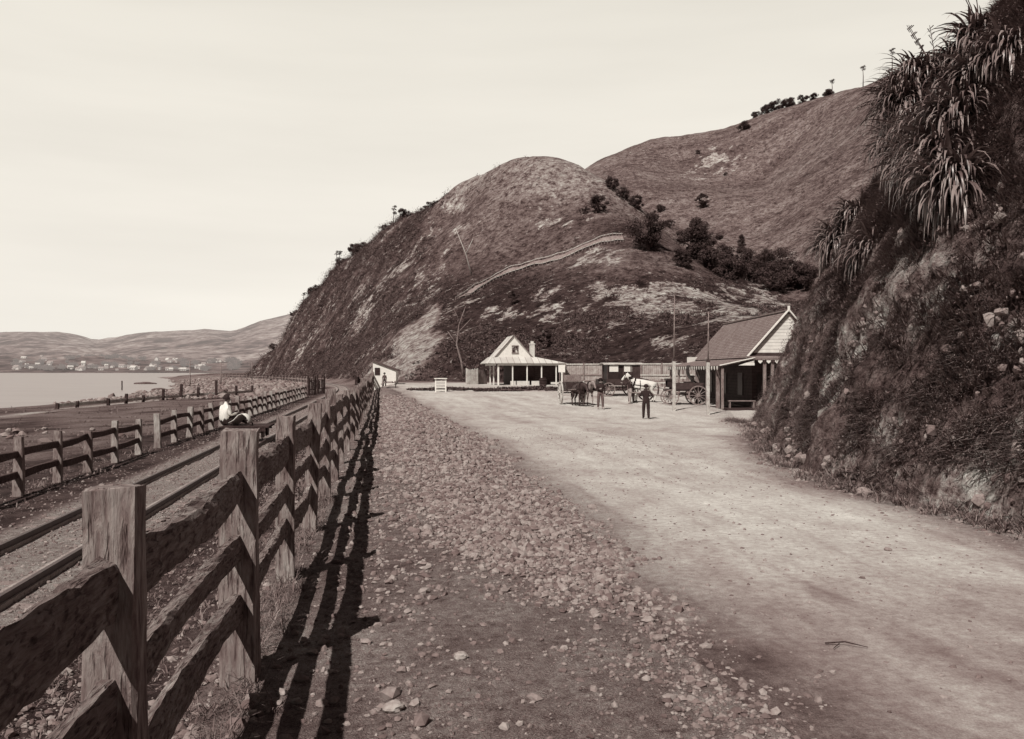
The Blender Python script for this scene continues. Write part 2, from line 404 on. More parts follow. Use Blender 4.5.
# weatherboards: horizontal lapped boards
def boards(name, v0, v1, pitch=.18, axis=2):
    t = NT(name, .7, .15)
    s = t.n.new('ShaderNodeSeparateXYZ'); t.lk(t.tc.outputs['Object'], s.inputs[0])
    fr = t.math('FRACT', t.math('DIVIDE', s.outputs[axis], pitch))
    ln = t.rng(fr, 0, .22, .4, 1)
    a = t.math('MULTIPLY', t.rng(t.noise(3, 5, .6), .3, .7, v0, v1), ln)
    t.sepia(a); t.bump(t.noise(8, 4), .1, .01); return t.m
M['weatherboard'] = boards('white_weatherboard', .6, .78, .2)
M['greyboard'] = boards('grey_vertical_board', .22, .42, .16, 0)
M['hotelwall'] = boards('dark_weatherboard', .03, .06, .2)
def shingle(name, v0, v1, sx=.22, sy=.16):
    t = NT(name, .85, .15)
    b = t.n.new('ShaderNodeTexBrick'); b.inputs['Scale'].default_value = 1; b.inputs['Brick Width'].default_value = sx; b.inputs['Row Height'].default_value = sy
    b.inputs['Mortar Size'].default_value = .022; b.inputs['Color1'].default_value = (.75, .75, .75, 1); b.inputs['Color2'].default_value = (1.1, 1.1, 1.1, 1); b.inputs['Mortar'].default_value = (.35, .35, .35, 1)
    t.lk(t.tc.outputs['UV'], b.inputs['Vector'])
    bw_ = t.n.new('ShaderNodeRGBToBW'); t.lk(b.outputs['Color'], bw_.inputs[0])
    a = t.math('MULTIPLY', t.rng(t.noise(1.2, 7, .7), .3, .7, v0, v1), bw_.outputs[0])
    t.sepia(a); t.bump(bw_.outputs[0], .5, .03); return t.m
M['shingle'] = shingle('wooden_shingle', .16, .27)
M['shinglepale'] = shingle('pale_iron_roof', .50, .62, .6, 3)
def set_uv_world(o, ax=(1, 0, 0), ay=(0, 0, 1)):
    me = o.data; uv = me.uv_layers.new(name='uv'); ax = Vector(ax); 
    for p in me.polygons:
        n = p.normal; a = Vector((-n.y, n.x, 0))
        if a.length < .1: a = Vector((1, 0, 0))
        a.normalize(); b = n.cross(a)
        for li in p.loop_indices:
            c = me.vertices[me.loops[li].vertex_index].co; uv.data[li].uv = (c.dot(a), c.dot(b))

# ------------------------------------------------------------------ ground
def grow(a, b, step, outlo, outhi, g=1.13):
    r = list(np.arange(a, b, step)); s = step; x = r[-1]
    while x < outhi: s *= g; x += s; r.append(x)
    s = step; x = a; l = []
    while x > outlo: s *= g; x -= s; l.append(x)
    return np.array(l[::-1]+r)
gx = grow(-13, 14, .16, -420, 120, 1.07); gy = grow(2.5, 40, .18, -60, 520, 1.045)
GX, GY = np.meshgrid(gx, gy); GZ = ground_z(GX, GY)
off = GX-fence_x(GY); gr = np.interp(GY, *GR_R); tx = track_x(GY)
n1 = fbm(GX*.5, GY*.5, 5, 71); n2 = fbm(GX*2.2, GY*2.2, 4, 72); n3 = fbm(GX*.12, GY*.12, 4, 73)
# soil by the fence, broken metal, carriageway
soil = .235+.13*n1+.10*n2
grav = .22+.08*n1+.06*n2
along = GX-gr
road = .40+.05*n1+.03*n2+.05*fbm((GX-gr)*.9, GY*.08, 4, 74)
road -= .16*sst((15-GY)/11)                                   # darker near the foreground
road -= .10*np.exp(-((foot_dist(GX, GY)+.6)/.8)**2)         # darker along the foot of the bank
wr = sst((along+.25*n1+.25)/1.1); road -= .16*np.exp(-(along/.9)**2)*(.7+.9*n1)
shade = grav*(1-wr)+road*wr
ws = sst((1.15+.35*n1-off)/.7)*sst((60-GY)/10); shade = shade*(1-ws)+soil*ws
rough = np.clip(1-wr, 0.12, 1)
grassy = .06+.05*n1+.03*n2+.11*sst((-7.6-off)/2)*sst(.75+1.2*n1)+.03*n2
wl = sst((-.15-off)/.3); shade = shade*(1-wl)+grassy*wl; rough = np.where(off < 0, 1, rough)
# ballast between and beside the rails
wb = sst((1.35-np.abs(GX-tx+.0))/.4); shade = shade*(1-wb)+(.33+.07*n2)*wb
# beach
le = tx-2.2; ts = (le-GX)/np.maximum(le-shore_x(GY), 2)
wbch = sst((ts-.80)/.12); shade = shade*(1-wbch)+(.17+.05*n1)*wbch
strip = np.exp(-((ts-.60-.03*n3)/.022)**2)*sst((GY-40)/20); shade += strip*.4*(GX < le)
wdk = np.exp(-((ts-.72)/.05)**2)*(GX < le); shade *= 1-.45*wdk
# rubble apron under the headland
wrb = .6*sst((GY-105)/20)*(GX < tx+8)*(GX > shore_x(GY))*sst((n1+n3+.35)/.3); shade = shade*(1-wrb)+.27*wrb
# turf island before the cottage and turf behind the road
def ell(cx, cy, rx, ry): return np.clip(1.15-np.hypot((GX-cx)/rx, (GY-cy+.5*np.sin(GX*.7))/ry)+.7*n1+.3*n2, 0, 1)
isl = sst(ell(-1.6, 70.5, 6.2, 2.2)*3)*1.0; isl = np.maximum(isl, sst(ell(5.3, 71.5, 5, 2.6)*3))
shade = shade*(1-isl)+(.07+.05*n2)*isl
bk = sst((GY-92-2*n1)/4)*(GX > tx+6); shade = shade*(1-bk)+.10*bk
shade = np.clip(shade, .03, .6)
t = NT('earth_and_road_metal', .95, .08)
sh = t.attr('shade'); ro = t.attr('rough')
na = t.noise(9, 8, .7); nb = t.noise(60, 4, .6); wv = t.n.new('ShaderNodeVectorMath'); wv.operation = 'ADD'; nc = t.n.new('ShaderNodeTexNoise'); nc.inputs['Scale'].default_value = 7; nc.inputs['Detail'].default_value = 4; t.lk(t.tc.outputs['Object'], nc.inputs['Vector']); t.lk(nc.outputs['Color'], wv.inputs[0]); t.lk(t.tc.outputs['Object'], wv.inputs[1]); vo = t.voro(26, wv.outputs[0]); vo2 = t.voro(55)
fine = t.math('ADD', t.math('MULTIPLY', t.math('SUBTRACT', na, .5), 1.9), t.math('MULTIPLY', t.math('SUBTRACT', nb, .5), 1.2))
peb = t.math('MULTIPLY', t.rng(vo, .1, .6, .35, -.35), ro)
fac = t.math('ADD', 1, t.math('ADD', t.math('MULTIPLY', fine, t.rng(ro, 0, 1, .75, 1.15)), peb))
t.sepia(t.math('MULTIPLY', sh, t.math('MAXIMUM', fac, .15)))
t.bump(t.math('ADD', t.math('MULTIPLY', na, t.rng(ro, 0, 1, .35, 1)), t.math('MULTIPLY', t.math('SUBTRACT', .5, vo), t.math('MULTIPLY', ro, .7))), .8, .045)
V = np.stack([GX, GY, GZ], -1).reshape(-1, 3)
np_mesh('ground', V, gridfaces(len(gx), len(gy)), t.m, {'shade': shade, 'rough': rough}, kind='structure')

# carriageway sheet a few millimetres above the ground
yy = np.concatenate([np.arange(1.5, 40, .3), np.arange(40, 92, .8)]); uu = np.linspace(0, 1, 170)
YY, UU = np.meshgrid(yy, uu, indexing='ij')
lx = np.interp(YY, *GR_R)+.3*fbm(YY*.6, YY*0, 3, 81)
fx_ = np.interp(YY, [p[1] for p in FOOT[:10]], [p[0] for p in FOOT[:10]])-.15
rx_ = np.where(YY < 37, fx_, np.interp(YY, [37, 44, 48, 66, 70, 92], [9.95, 11.5, 12.3, 11.5, -4.5, -9]))
XX = lx+(rx_-lx)*UU; ZZ = ground_z(XX, YY)+.006
q1 = fbm(XX*.5, YY*.5, 5, 71); q2 = fbm(XX*2.4, YY*2.4, 4, 72)
ed = np.minimum(UU*np.maximum(rx_-lx, 1), (1-UU)*np.maximum(rx_-lx, 1))
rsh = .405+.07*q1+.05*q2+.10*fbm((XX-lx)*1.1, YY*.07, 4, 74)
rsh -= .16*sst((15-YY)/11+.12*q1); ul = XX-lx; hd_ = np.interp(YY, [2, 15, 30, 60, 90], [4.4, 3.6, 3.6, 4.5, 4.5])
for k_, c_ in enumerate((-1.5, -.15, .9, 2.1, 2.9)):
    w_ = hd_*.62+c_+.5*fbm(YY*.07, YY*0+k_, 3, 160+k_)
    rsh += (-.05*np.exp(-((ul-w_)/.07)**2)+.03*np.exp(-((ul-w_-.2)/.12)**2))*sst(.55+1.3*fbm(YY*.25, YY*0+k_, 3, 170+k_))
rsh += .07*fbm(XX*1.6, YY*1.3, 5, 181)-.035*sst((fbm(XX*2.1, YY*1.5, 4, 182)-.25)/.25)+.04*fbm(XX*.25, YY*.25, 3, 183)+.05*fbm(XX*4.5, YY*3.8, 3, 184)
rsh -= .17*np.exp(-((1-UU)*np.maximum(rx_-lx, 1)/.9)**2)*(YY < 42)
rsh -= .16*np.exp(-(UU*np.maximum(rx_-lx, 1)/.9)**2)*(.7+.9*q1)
rr = .12+.5*np.exp(-(ed/.8)**2)
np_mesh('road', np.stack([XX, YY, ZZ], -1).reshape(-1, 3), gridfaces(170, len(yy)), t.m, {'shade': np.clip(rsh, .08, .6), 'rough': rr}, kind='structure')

# ------------------------------------------------------------------ sea
t = NT('harbour_water', .32, .25)
v = t.mapped((.05, .22, 1)); n = t.noise(1.0, 8, .65, v); n2_ = t.noise(2.2, 4, .6, t.mapped((.3, 1.1, 1)))
t.sepia(t.rng(n, .35, .65, .19, .25)); t.bump(t.math('ADD', n, n2_), .25, .12)
o = MB(); o.poly([(-9000, -3000, SEA), (9000, -3000, SEA), (9000, 14000, SEA), (-9000, 14000, SEA)]); o = o.build('sea', t.m); tag(o, kind='structure')
# foam line on the beach
yb = np.arange(20, 300, 1.0); 
def ribbon(name, mat, xa, xb, ys, dz, kind='structure', zf=ground_z):
    A = np.stack([xa, ys, zf(xa, ys)+dz], 1); B = np.stack([xb, ys, zf(xb, ys)+dz], 1)
    V = np.empty((2*len(ys), 3)); V[0::2] = A; V[1::2] = B
    i = np.arange(len(ys)-1)*2; return np_mesh(name, V, np.stack([i, i+1, i+3, i+2], 1), mat, kind=kind)

# ------------------------------------------------------------------ far side of the harbour
RS_PX = [-400, -200, -60, 8, 60, 78, 95, 118, 145, 175, 205, 232, 262, 300, 360, 450, 600]
RS_PY = [338, 330, 336, 332, 333, 336, 342, 338, 333, 331, 329, 332, 322, 312, 305, 300, 300]
fx = np.arange(-1900, 350, 12.0); fy = np.arange(880, 2300, 14.0)
FX, FY = np.meshgrid(fx, fy)
def far_z(x, y):
    px = CX+F*x/y
    rid = (CY-np.interp(px, RS_PX, RS_PY)+1.5*fbm(px*.02, px*0, 3, 95))*1900/F
    s = sst((y-980)/900); bulk = rid*s**1.2*(y/1900)**.3
    low = 22*sst((y-925)/160)*(.25+.75*ridged(x*.004+.6, y*.003, 3, 91))*(1-sst((y-1200)/500))
    val = 1-.28*(1-ridged(x*.0045+y*.001, y*.002, 4, 92))*sst((1900-y)/350)*s*2
    return SEA-1.2+1.0+3.0*sst((y-900)/50)+np.maximum(bulk*val, low)*1.0+3.5*fbm(x*.02, y*.02, 4, 93)*sst((y-960)/120)
FZ = far_z(FX, FY); FZ[0] = SEA-3
t = NT('hillside_haze_painted', 1, 0)
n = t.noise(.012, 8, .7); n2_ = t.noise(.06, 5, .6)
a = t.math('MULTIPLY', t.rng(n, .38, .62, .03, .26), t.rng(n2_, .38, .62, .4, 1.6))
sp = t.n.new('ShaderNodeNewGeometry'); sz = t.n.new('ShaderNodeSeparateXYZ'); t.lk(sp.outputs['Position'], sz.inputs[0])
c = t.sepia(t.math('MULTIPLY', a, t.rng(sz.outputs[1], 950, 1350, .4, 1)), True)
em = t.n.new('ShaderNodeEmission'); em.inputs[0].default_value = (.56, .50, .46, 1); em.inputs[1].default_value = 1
mx = t.n.new('ShaderNodeMixShader'); t.lk(t.rng(sz.outputs[1], 880, 2000, .17, .50), mx.inputs[0]); t.lk(t.b.outputs[0], mx.inputs[1]); t.lk(em.outputs[0], mx.inputs[2]); t.lk(mx.outputs[0], t.out.inputs[0])  # distance haze mixed into the material as emission, growing with depth
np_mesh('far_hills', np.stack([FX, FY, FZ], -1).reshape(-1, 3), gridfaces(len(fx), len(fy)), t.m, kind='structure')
# ------------------------------------------------------------------ hills
hx = np.arange(-125, 235, 1.15); hy = np.arange(66, 452, 1.15)
HX, HY = np.meshgrid(hx, hy); HZ = hill_z(HX, HY)
PX = CX+F*HX/HY; PY = CY-(HZ-EYE)*F/HY
h1 = fbm(HX*.05, HY*.05, 5, 101); h2 = fbm(HX*.16, HY*.16, 5, 102); h3 = fbm(HX*.45, HY*.45, 4, 103)
gxz = np.gradient(HZ, axis=1)/1.15; gyz = np.gradient(HZ, axis=0)/1.15; slope = np.hypot(gxz, gyz)
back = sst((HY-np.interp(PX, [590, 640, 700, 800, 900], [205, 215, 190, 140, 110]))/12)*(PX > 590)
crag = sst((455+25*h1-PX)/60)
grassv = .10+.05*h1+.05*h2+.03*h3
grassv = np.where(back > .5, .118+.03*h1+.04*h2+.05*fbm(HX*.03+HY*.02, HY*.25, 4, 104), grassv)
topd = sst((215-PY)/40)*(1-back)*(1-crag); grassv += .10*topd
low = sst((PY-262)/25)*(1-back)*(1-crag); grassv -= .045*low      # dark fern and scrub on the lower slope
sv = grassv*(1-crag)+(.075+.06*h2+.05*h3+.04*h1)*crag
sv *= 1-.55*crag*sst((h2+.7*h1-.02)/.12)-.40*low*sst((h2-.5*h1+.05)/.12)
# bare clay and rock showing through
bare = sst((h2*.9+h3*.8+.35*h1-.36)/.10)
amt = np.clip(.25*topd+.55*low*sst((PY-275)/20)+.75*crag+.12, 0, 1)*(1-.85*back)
wcl = .45*bare*amt+.25*amt*(h2+.6)+.10
def patch(cx, cy, rx, ry, ang=0, k=.9, rag=.55):
    a = R(ang); dx = (PX-cx)*math.cos(a)+(PY-cy)*math.sin(a); dy = -(PX-cx)*math.sin(a)+(PY-cy)*math.cos(a)
    return sst((1.15-np.hypot(dx/rx, dy/ry)+rag*(h2+h3))/.35)*k
for q in ((655, 306, 50, 9, 4), (610, 300, 25, 10, -5), (700, 295, 34, 5, 15), (725, 310, 26, 12, 10), (770, 296, 16, 12, 10), (760, 285, 10, 4, 30), (545, 300, 16, 12, 0), (590, 262, 16, 3, -5), (620, 290, 30, 5, 5), (660, 340, 16, 4, 0), (560, 222, 26, 3, -5), (600, 250, 12, 3, 0), (715, 161, 15, 8, -15, 1.3), (610, 190, 14, 3, 30, .5), (640, 210, 10, 3, 30, .6), (540, 206, 16, 3, -35), (455, 207, 8, 4, 0), (450, 254, 8, 4, 0), (498, 312, 24, 7, 10), (640, 152, 16, 2, -10, .4), (540, 165, 40, 6, 0, .25), (686, 178, 8, 2, 0, .5)):
    wcl = np.maximum(wcl, patch(*q[:5], *((q[5]*.8,) if len(q) > 5 else (.82,)), 1.5))
claysh = .37+.10*h3+.05*h2
# clay slip behind the hut, steep pale gullies on the bluff
slip = np.maximum(patch(412, 352, 34, 20, -52, 1, .25), patch(385, 372, 26, 9, 0, 1, .25)); slip = np.maximum(slip, patch(430, 318, 14, 7, -65, .9, .3))
for q in ((440, 275, 26, 5, -60), (402, 272, 22, 5, -58), (360, 322, 26, 5, -55), (330, 345, 22, 5, -55), (300, 352, 18, 6, -60), (365, 285, 14, 4, -55), (455, 232, 14, 4, -40), (425, 300, 10, 3, -50), (320, 300, 12, 3, -55), (480, 178, 16, 4, -40)):
    wcl = np.maximum(wcl, patch(q[0], q[1], q[2]*.75, q[3]*.7, q[4], .55, 1.1))
shd = np.clip(sv, .03, .5); shd = shd*(1-slip)+(.27+.03*h2)*slip; wcl = wcl*(1-slip)
t = NT('hillside', .97, .05)
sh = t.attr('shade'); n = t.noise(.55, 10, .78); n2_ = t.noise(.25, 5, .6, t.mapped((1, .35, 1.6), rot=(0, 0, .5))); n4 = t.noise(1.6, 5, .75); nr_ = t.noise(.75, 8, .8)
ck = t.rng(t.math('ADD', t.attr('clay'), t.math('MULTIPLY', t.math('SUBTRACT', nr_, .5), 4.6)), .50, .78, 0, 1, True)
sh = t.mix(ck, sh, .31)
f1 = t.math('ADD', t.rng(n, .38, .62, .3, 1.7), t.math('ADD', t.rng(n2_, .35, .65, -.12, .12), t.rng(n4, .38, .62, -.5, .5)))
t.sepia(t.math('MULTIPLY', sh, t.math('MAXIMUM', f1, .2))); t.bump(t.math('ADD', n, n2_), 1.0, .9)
Fh = gridfaces(len(hx), len(hy)); Vh = np.stack([HX, HY, HZ], -1).reshape(-1, 3)
keep = (Vh[Fh][:, :, 2].max(1) > -2.4); 
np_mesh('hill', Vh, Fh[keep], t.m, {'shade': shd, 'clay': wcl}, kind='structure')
HSH = shd+.28*(wcl > .45)

# ------------------------------------------------------------------ bank
bx = np.concatenate([np.arange(5.5, 16, .085), np.arange(16, 45, .2)]); by = np.concatenate([np.arange(-12, 10, .4), np.arange(10, 40, .12), np.arange(40, 60, .4)])
BX, BY = np.meshgrid(bx, by); BZ, BS = bank_z(BX, BY)
jx = (.42*fbm(BY*.8, BZ*.9, 5, 111)+.20*(ridged(BY*1.7, BZ*2.0, 4, 114)-.5)+.09*fbm(BY*6, BZ*6, 2, 115))*sst(BS/.5)
b1 = fbm(BX*.5+BZ*.4, BY*.5+BZ*.3, 5, 112); b2 = fbm(BY*1.7, BZ*1.7, 4, 113)
bs = .125+.08*b1+.07*b2
bs += .17*sst((b1+b2-.12)/.25)*sst((6.5-BZ)/3.5)
bs -= .03*sst((BZ-5)/4)
t = NT('clay_bank', .97, .05)
sh = t.attr('shade'); n = t.noise(2.2, 9, .72); n2_ = t.noise(9, 5, .7); vv = t.voro(4.5)
t.sepia(t.math('MULTIPLY', sh, t.math('MAXIMUM', t.math('ADD', t.rng(n, .35, .65, .3, 1.6), t.rng(n2_, .35, .65, -.45, .45)), .15)))
t.bump(t.math('ADD', t.math('ADD', n, t.math('MULTIPLY', n2_, .4)), t.math('MULTIPLY', vv, -.5)), 1, .22)
Fb = gridfaces(len(bx), len(by)); Vb = np.stack([BX+jx, BY, BZ], -1).reshape(-1, 3)
keep = BS.reshape(-1)[Fb].max(1) > -1.0
np_mesh('bank', Vb, Fb[keep], t.m, {'shade': np.clip(bs, .03, .4)}, kind='structure')
# ------------------------------------------------------------------ loose stones (uncountable)
_ph = (1+5**.5)/2
ICO = np.array([(-1, _ph, 0), (1, _ph, 0), (-1, -_ph, 0), (1, -_ph, 0), (0, -1, _ph), (0, 1, _ph), (0, -1, -_ph), (0, 1, -_ph), (_ph, 0, -1), (_ph, 0, 1), (-_ph, 0, -1), (-_ph, 0, 1)])/1.9
ICF = np.array([(0, 11, 5), (0, 5, 1), (0, 1, 7), (0, 7, 10), (0, 10, 11), (1, 5, 9), (5, 11, 4), (11, 10, 2), (10, 7, 6), (7, 1, 8), (3, 9, 4), (3, 4, 2), (3, 2, 6), (3, 6, 8), (3, 8, 9), (4, 9, 5), (2, 4, 11), (6, 2, 10), (8, 6, 7), (9, 8, 1)])
def stones(name, P, S, mat, kind='stuff', label=None, cat=None, zf=None, squash=.6):
    n = len(P)
    D = ICO[None]*(1+rng.uniform(-.38, .38, (n, 12, 3)))
    sc = np.stack([rng.uniform(.7, 1.35, n), rng.uniform(.7, 1.35, n), rng.uniform(.5, 1.0, n)*squash/.6], 1)*S[:, None]
    a = rng.uniform(0, 6.28, n); c, s = np.cos(a), np.sin(a)
    D = D*sc[:, None, :]
    x = D[..., 0]*c[:, None]-D[..., 1]*s[:, None]; y = D[..., 0]*s[:, None]+D[..., 1]*c[:, None]
    D = np.stack([x, y, D[..., 2]], -1)+P[:, None, :]+np.array([0, 0, .2])*S[:, None, None]
    Fc = (ICF[None]+(np.arange(n)*12)[:, None, None]).reshape(-1, 3)
    o = np_mesh(name, D.reshape(-1, 3), Fc, mat, smooth=False); tag(o, label, cat, kind=kind); return o
t = NT('broken_road_metal', .9, .12); g = t.n.new('ShaderNodeNewGeometry')
t.sepia(t.math('MULTIPLY', t.rng(g.outputs['Random Per Island'], 0, 1, .10, .285), t.rng(t.noise(30, 4, .6), .3, .7, .75, 1.2))); M['metal'] = t.m
n = 330000
ly = 1/rng.uniform(1/60, 1/4.2, n); lyb = rng.uniform(4.2, 60, n); ly = np.where(rng.random(n) < .55, ly, lyb)
u = rng.random(n); fxx = fence_x(ly); grr = np.interp(ly, *GR_R)
lxx = fxx+.55+u*(grr-fxx+.5)
xl_ = np.maximum(np.interp(ly, [5, 8, 10.7, 15, 25, 90], [1.2, .5, -.9, -2.0, -3.9, -14]), fxx+.9)
dens = (.10+.9*sst((lxx-xl_)/1.0+.3+.7*fbm(lxx*.9, ly*.9, 3, 121)))*sst((grr+.1-lxx)/.8+.5+.6*fbm(lxx*1.3, ly*1.3, 3, 122))
dens *= .34+.66*sst((ly-7.5)/2.8+.8*fbm(lxx*.6, ly*.6, 3, 123))
k = rng.random(n) < dens*.36; lxx, ly = lxx[k], ly[k]
S = np.clip(rng.lognormal(-4.25, .58, len(ly)), .004, .05)*(1+.03*ly)*(.72+.28*sst((ly-6)/6))
stones('road_metal_stones', np.stack([lxx, ly, ground_z(lxx, ly)], 1), S, M['metal'], label='broken road metal lying in a long heap between fence and road', cat='road metal')
# scattered pebbles: soil beside the fence, the road, between the rails, foot of the bank
n = 9000; yb_ = rng.uniform(4.5, 40, n)**1; xb_ = fence_x(yb_)+rng.uniform(.1, 1.6, n)
n2_ = 5000; ya = rng.uniform(5, 35, n2_); xa = np.interp(ya, *GR_R)+rng.uniform(0, 6, n2_)**1.0
n3_ = 14000; yc = rng.uniform(4, 60, n3_); xc = track_x(yc)+rng.normal(.3, 1.2, n3_)
n4_ = 2500; yd = rng.uniform(10, 40, n4_); xd = np.interp(yd, [p[1] for p in FOOT[:10]], [p[0] for p in FOOT[:10]])-np.abs(rng.normal(0, .45, n4_))+.1
kk = rng.random(n) < .25
n5 = 22000; ye = 1/rng.uniform(1/50, 1/3.2, n5); xe = np.where(rng.random(n5) < .6, fence_x(ye)-.15-rng.random(n5)*2.3, track_x(ye)-1.2-rng.random(n5)*np.minimum(14, 3+ye*.3)); k5 = fbm(xe*1.1, ye*1.1, 3, 191)+rng.uniform(-.4, .4, n5) > .05; xe, ye = xe[k5], ye[k5]
X_ = np.concatenate([xb_[kk], xa, xc, xd, xe]); Y_ = np.concatenate([yb_[kk], ya, yc, yd, ye])
S_ = np.concatenate([np.clip(rng.lognormal(-3.9, .5, kk.sum()), .008, .07), np.clip(rng.lognormal(-4.5, .5, n2_), .005, .03), np.clip(rng.lognormal(-4.1, .3, n3_), .01, .04), np.clip(rng.lognormal(-4.0, .6, n4_), .008, .09), np.clip(rng.lognormal(-4.2, .55, len(xe)), .006, .05)])
stones('loose_pebbles', np.stack([X_, Y_, ground_z(X_, Y_)], 1), S_, M['metal'], label='loose pebbles strewn over road edge, fence foot and railway ballast', cat='pebbles')
# rubble apron by the sea
n = 9000; yr = rng.uniform(85, 260, n); a_ = track_x(yr)-2.5; b_ = shore_x(yr); xr = a_+(b_-a_)*rng.random(n)**1.6*1.0
k = fbm(xr*.08, yr*.05, 3, 131) > -.25; xr, yr = xr[k], yr[k]
stones('shore_rubble', np.stack([xr, yr, ground_z(xr, yr)], 1), np.clip(rng.lognormal(-1.9, .5, len(xr)), .08, .5), M['metal'], label='pale broken rock spread between the railway and the harbour below the bluff', cat='rubble')
n = 700; xr = rng.uniform(-36, -14, n); yr = rng.uniform(16, 60, n); k = np.hypot((xr+21)/5, (yr-36)/4) < rng.random(n)*1.4
xr, yr = xr[k], yr[k]
stones('field_stones', np.stack([xr, yr, ground_z(xr, yr)], 1), np.clip(rng.lognormal(-2.0, .4, len(xr)), .06, .35), M['metal'], label='rough heap of field stones in the grass left of the railway', cat='stones')
def boulder(name, p, s, mat, label, cat='rock', group=None, flat=.6):
    bm = bmesh.new(); bmesh.ops.create_icosphere(bm, subdivisions=3, radius=1)
    sd_ = random.uniform(0, 99)
    for v in bm.verts:
        c = v.co; q = 1+.35*float(fbm(np.array([c.x*1.3+sd_]), np.array([c.y*1.3+c.z*1.7]), 3, 5)[0]); v.co = Vector((c.x*q*s[0], c.y*q*s[1], c.z*q*s[2]))
    me = bpy.data.meshes.new(name); bm.to_mesh(me); bm.free(); me.materials.append(mat)
    o = bpy.data.objects.new(name, me); COL.objects.link(o); o.location = p; tag(o, label, cat, group); return o
for (px, py, sx_, lab) in ((146, 384.5, 3.0, 'long low reef rock farthest out in the harbour water'), (160, 391.5, 1.5, 'small dark rock breaking the water nearest the open field'), (187, 391, 2.2, 'dark humped rock at the water edge just right of the smallest one'), (203, 390.5, 1.4, 'dark rock nearest the rubble shore'), (206, 383.5, 3.4, 'flat dark reef rock beside the telegraph pole')):
    d = (EYE-SEA)*F/(py-CY); p = at(px, py, d); p.z = SEA+.05
    boulder('rock', p, (sx_, 1.3, .42), M['rock'], lab, 'rock', 'rocks awash off the beach')
for (px, py, s, lab) in ((394, 718, .07, 'pale round stone at the foot of the road metal, nearest the camera'), (461, 668, .06, 'pale stone on bare earth in front of the metal heap'), (864, 494, .16, 'largest clay lump fallen at the foot of the bank'), (888, 551, .05, 'dark clod lying on the near road by the bank'), (660, 645, .06, 'dark clod on the road in the foreground')):
    d = EYE*F/(py-CY); p = at(px, py, d); p.z = gz(p.x, p.y)+s*.35
    boulder('stone', p, (s, s*.9, s*.6), M['stone'] if 'pale' in lab else M['metal'], lab, 'stone')
# fallen stick on the road
mb = MB(); d = EYE*F/(647-CY); a = at(825, 650, d); b = at(868, 642, d*.985)
mb.tube([(a.x, a.y, .03), ((a.x+b.x)/2, (a.y+b.y)/2+.03, .05), (b.x, b.y, .03)], [.007, .006, .003]); mb.tube([((a.x+b.x)/2-.06, (a.y+b.y)/2, .045), (a.x+.02, a.y-.14, .03)], [.005, .003])
tag(mb.build('stick', M['darkwood']), 'thin forked dark stick lying on the bare near road', 'stick')
'''
mb = MB(); a = at(598, 471, 20.2)
mb.tube([(a.x, a.y, .03), (a.x+.3, a.y+.1, .06), (a.x+.75, a.y+.02, .03)], [.03, .035, .015]); mb.tube([(a.x+.3, a.y+.1, .06), (a.x+.15, a.y+.3, .05)], [.02, .01])
tag(mb.build('stick', M['darkwood']), 'short dark stick in the middle of the road ahead', 'stick')
'''

# ------------------------------------------------------------------ leaf scatter
def leaves(P, size, spread, per, flatten=.7, mat=None, name='x', tri=True, droop=0):
    """per small leaf-shaped faces round every point P; size & spread arrays"""
    n = len(P)*per
    C = np.repeat(P, per, 0); s = np.repeat(size, per); sp = np.repeat(spread, per)
    d = rng.normal(size=(n, 3)); d /= np.linalg.norm(d, axis=1)[:, None]; r = rng.random(n)**.45
    C = C+d*(r*sp)[:, None]*np.array([1, 1, flatten])
    u = rng.normal(size=(n, 3)); u /= np.linalg.norm(u, axis=1)[:, None]
    w = np.cross(u, d+rng.normal(size=(n, 3))*.4); w /= (np.linalg.norm(w, axis=1)[:, None]+1e-9)
    s = s*rng.uniform(.6, 1.4, n)
    a = C+u*s[:, None]; b = C+w*(s*.45)[:, None]; c = C-u*s[:, None]; e_ = C-w*(s*.45)[:, None]
    V = np.stack([a, b, c, e_], 1).reshape(-1, 3); i = np.arange(n)*4
    return V, np.stack([i, i+1, i+2, i+3], 1)
# scrub and fern over the hills: many uncountable tufts, one object
n = 150000
sx_ = rng.uniform(-110, 120, n); sy_ = rng.uniform(85, 300, n); szz = hill_z(sx_, sy_)
ppx = CX+F*sx_/sy_; ppy = CY-(szz-EYE)*F/sy_
n1_ = fbm(sx_*.06, sy_*.06, 4, 141); n2_ = fbm(sx_*.2, sy_*.2, 3, 142)
i0 = np.clip(((sx_-hx[0])/1.15).astype(int), 0, len(hx)-1); j0 = np.clip(((sy_-hy[0])/1.15).astype(int), 0, len(hy)-1); bs_ = HSH[j0, i0]
dn = 1.25*sst((455-ppx)/50)+.55*sst((ppy-272)/20)*(ppx >= 440)+.05
dn = np.where((ppx > 560) & (sy_ > np.interp(ppx, [590, 640, 700, 800, 900], [200, 205, 180, 135, 105])), .02, dn)
dn *= sst((n1_+n2_+.35)/.4)*np.clip(1.4-(bs_-.1)/.12, 0, 1)
k = (rng.random(n) < dn) & (szz > .6) & (ppx > 240) & (ppx < 900); sx_, sy_, szz = sx_[k], sy_[k], szz[k]
sizes = rng.lognormal(-.75, .5, len(sx_)).clip(.2, 1.5)*(1+.45*sst((450-ppx[k])/60))*(.6+.8*sst(n1_[k]+.5)); print('scrub', len(sx_))
V, Fc = leaves(np.stack([sx_, sy_, szz+sizes*.3], 1), np.full(len(sx_), .13), sizes, 22)
tag(np_mesh('scrub', V, Fc, M['scrub'], smooth=False), 'low dark scrub and fern growing over the steep hillside', 'scrub', kind='stuff')
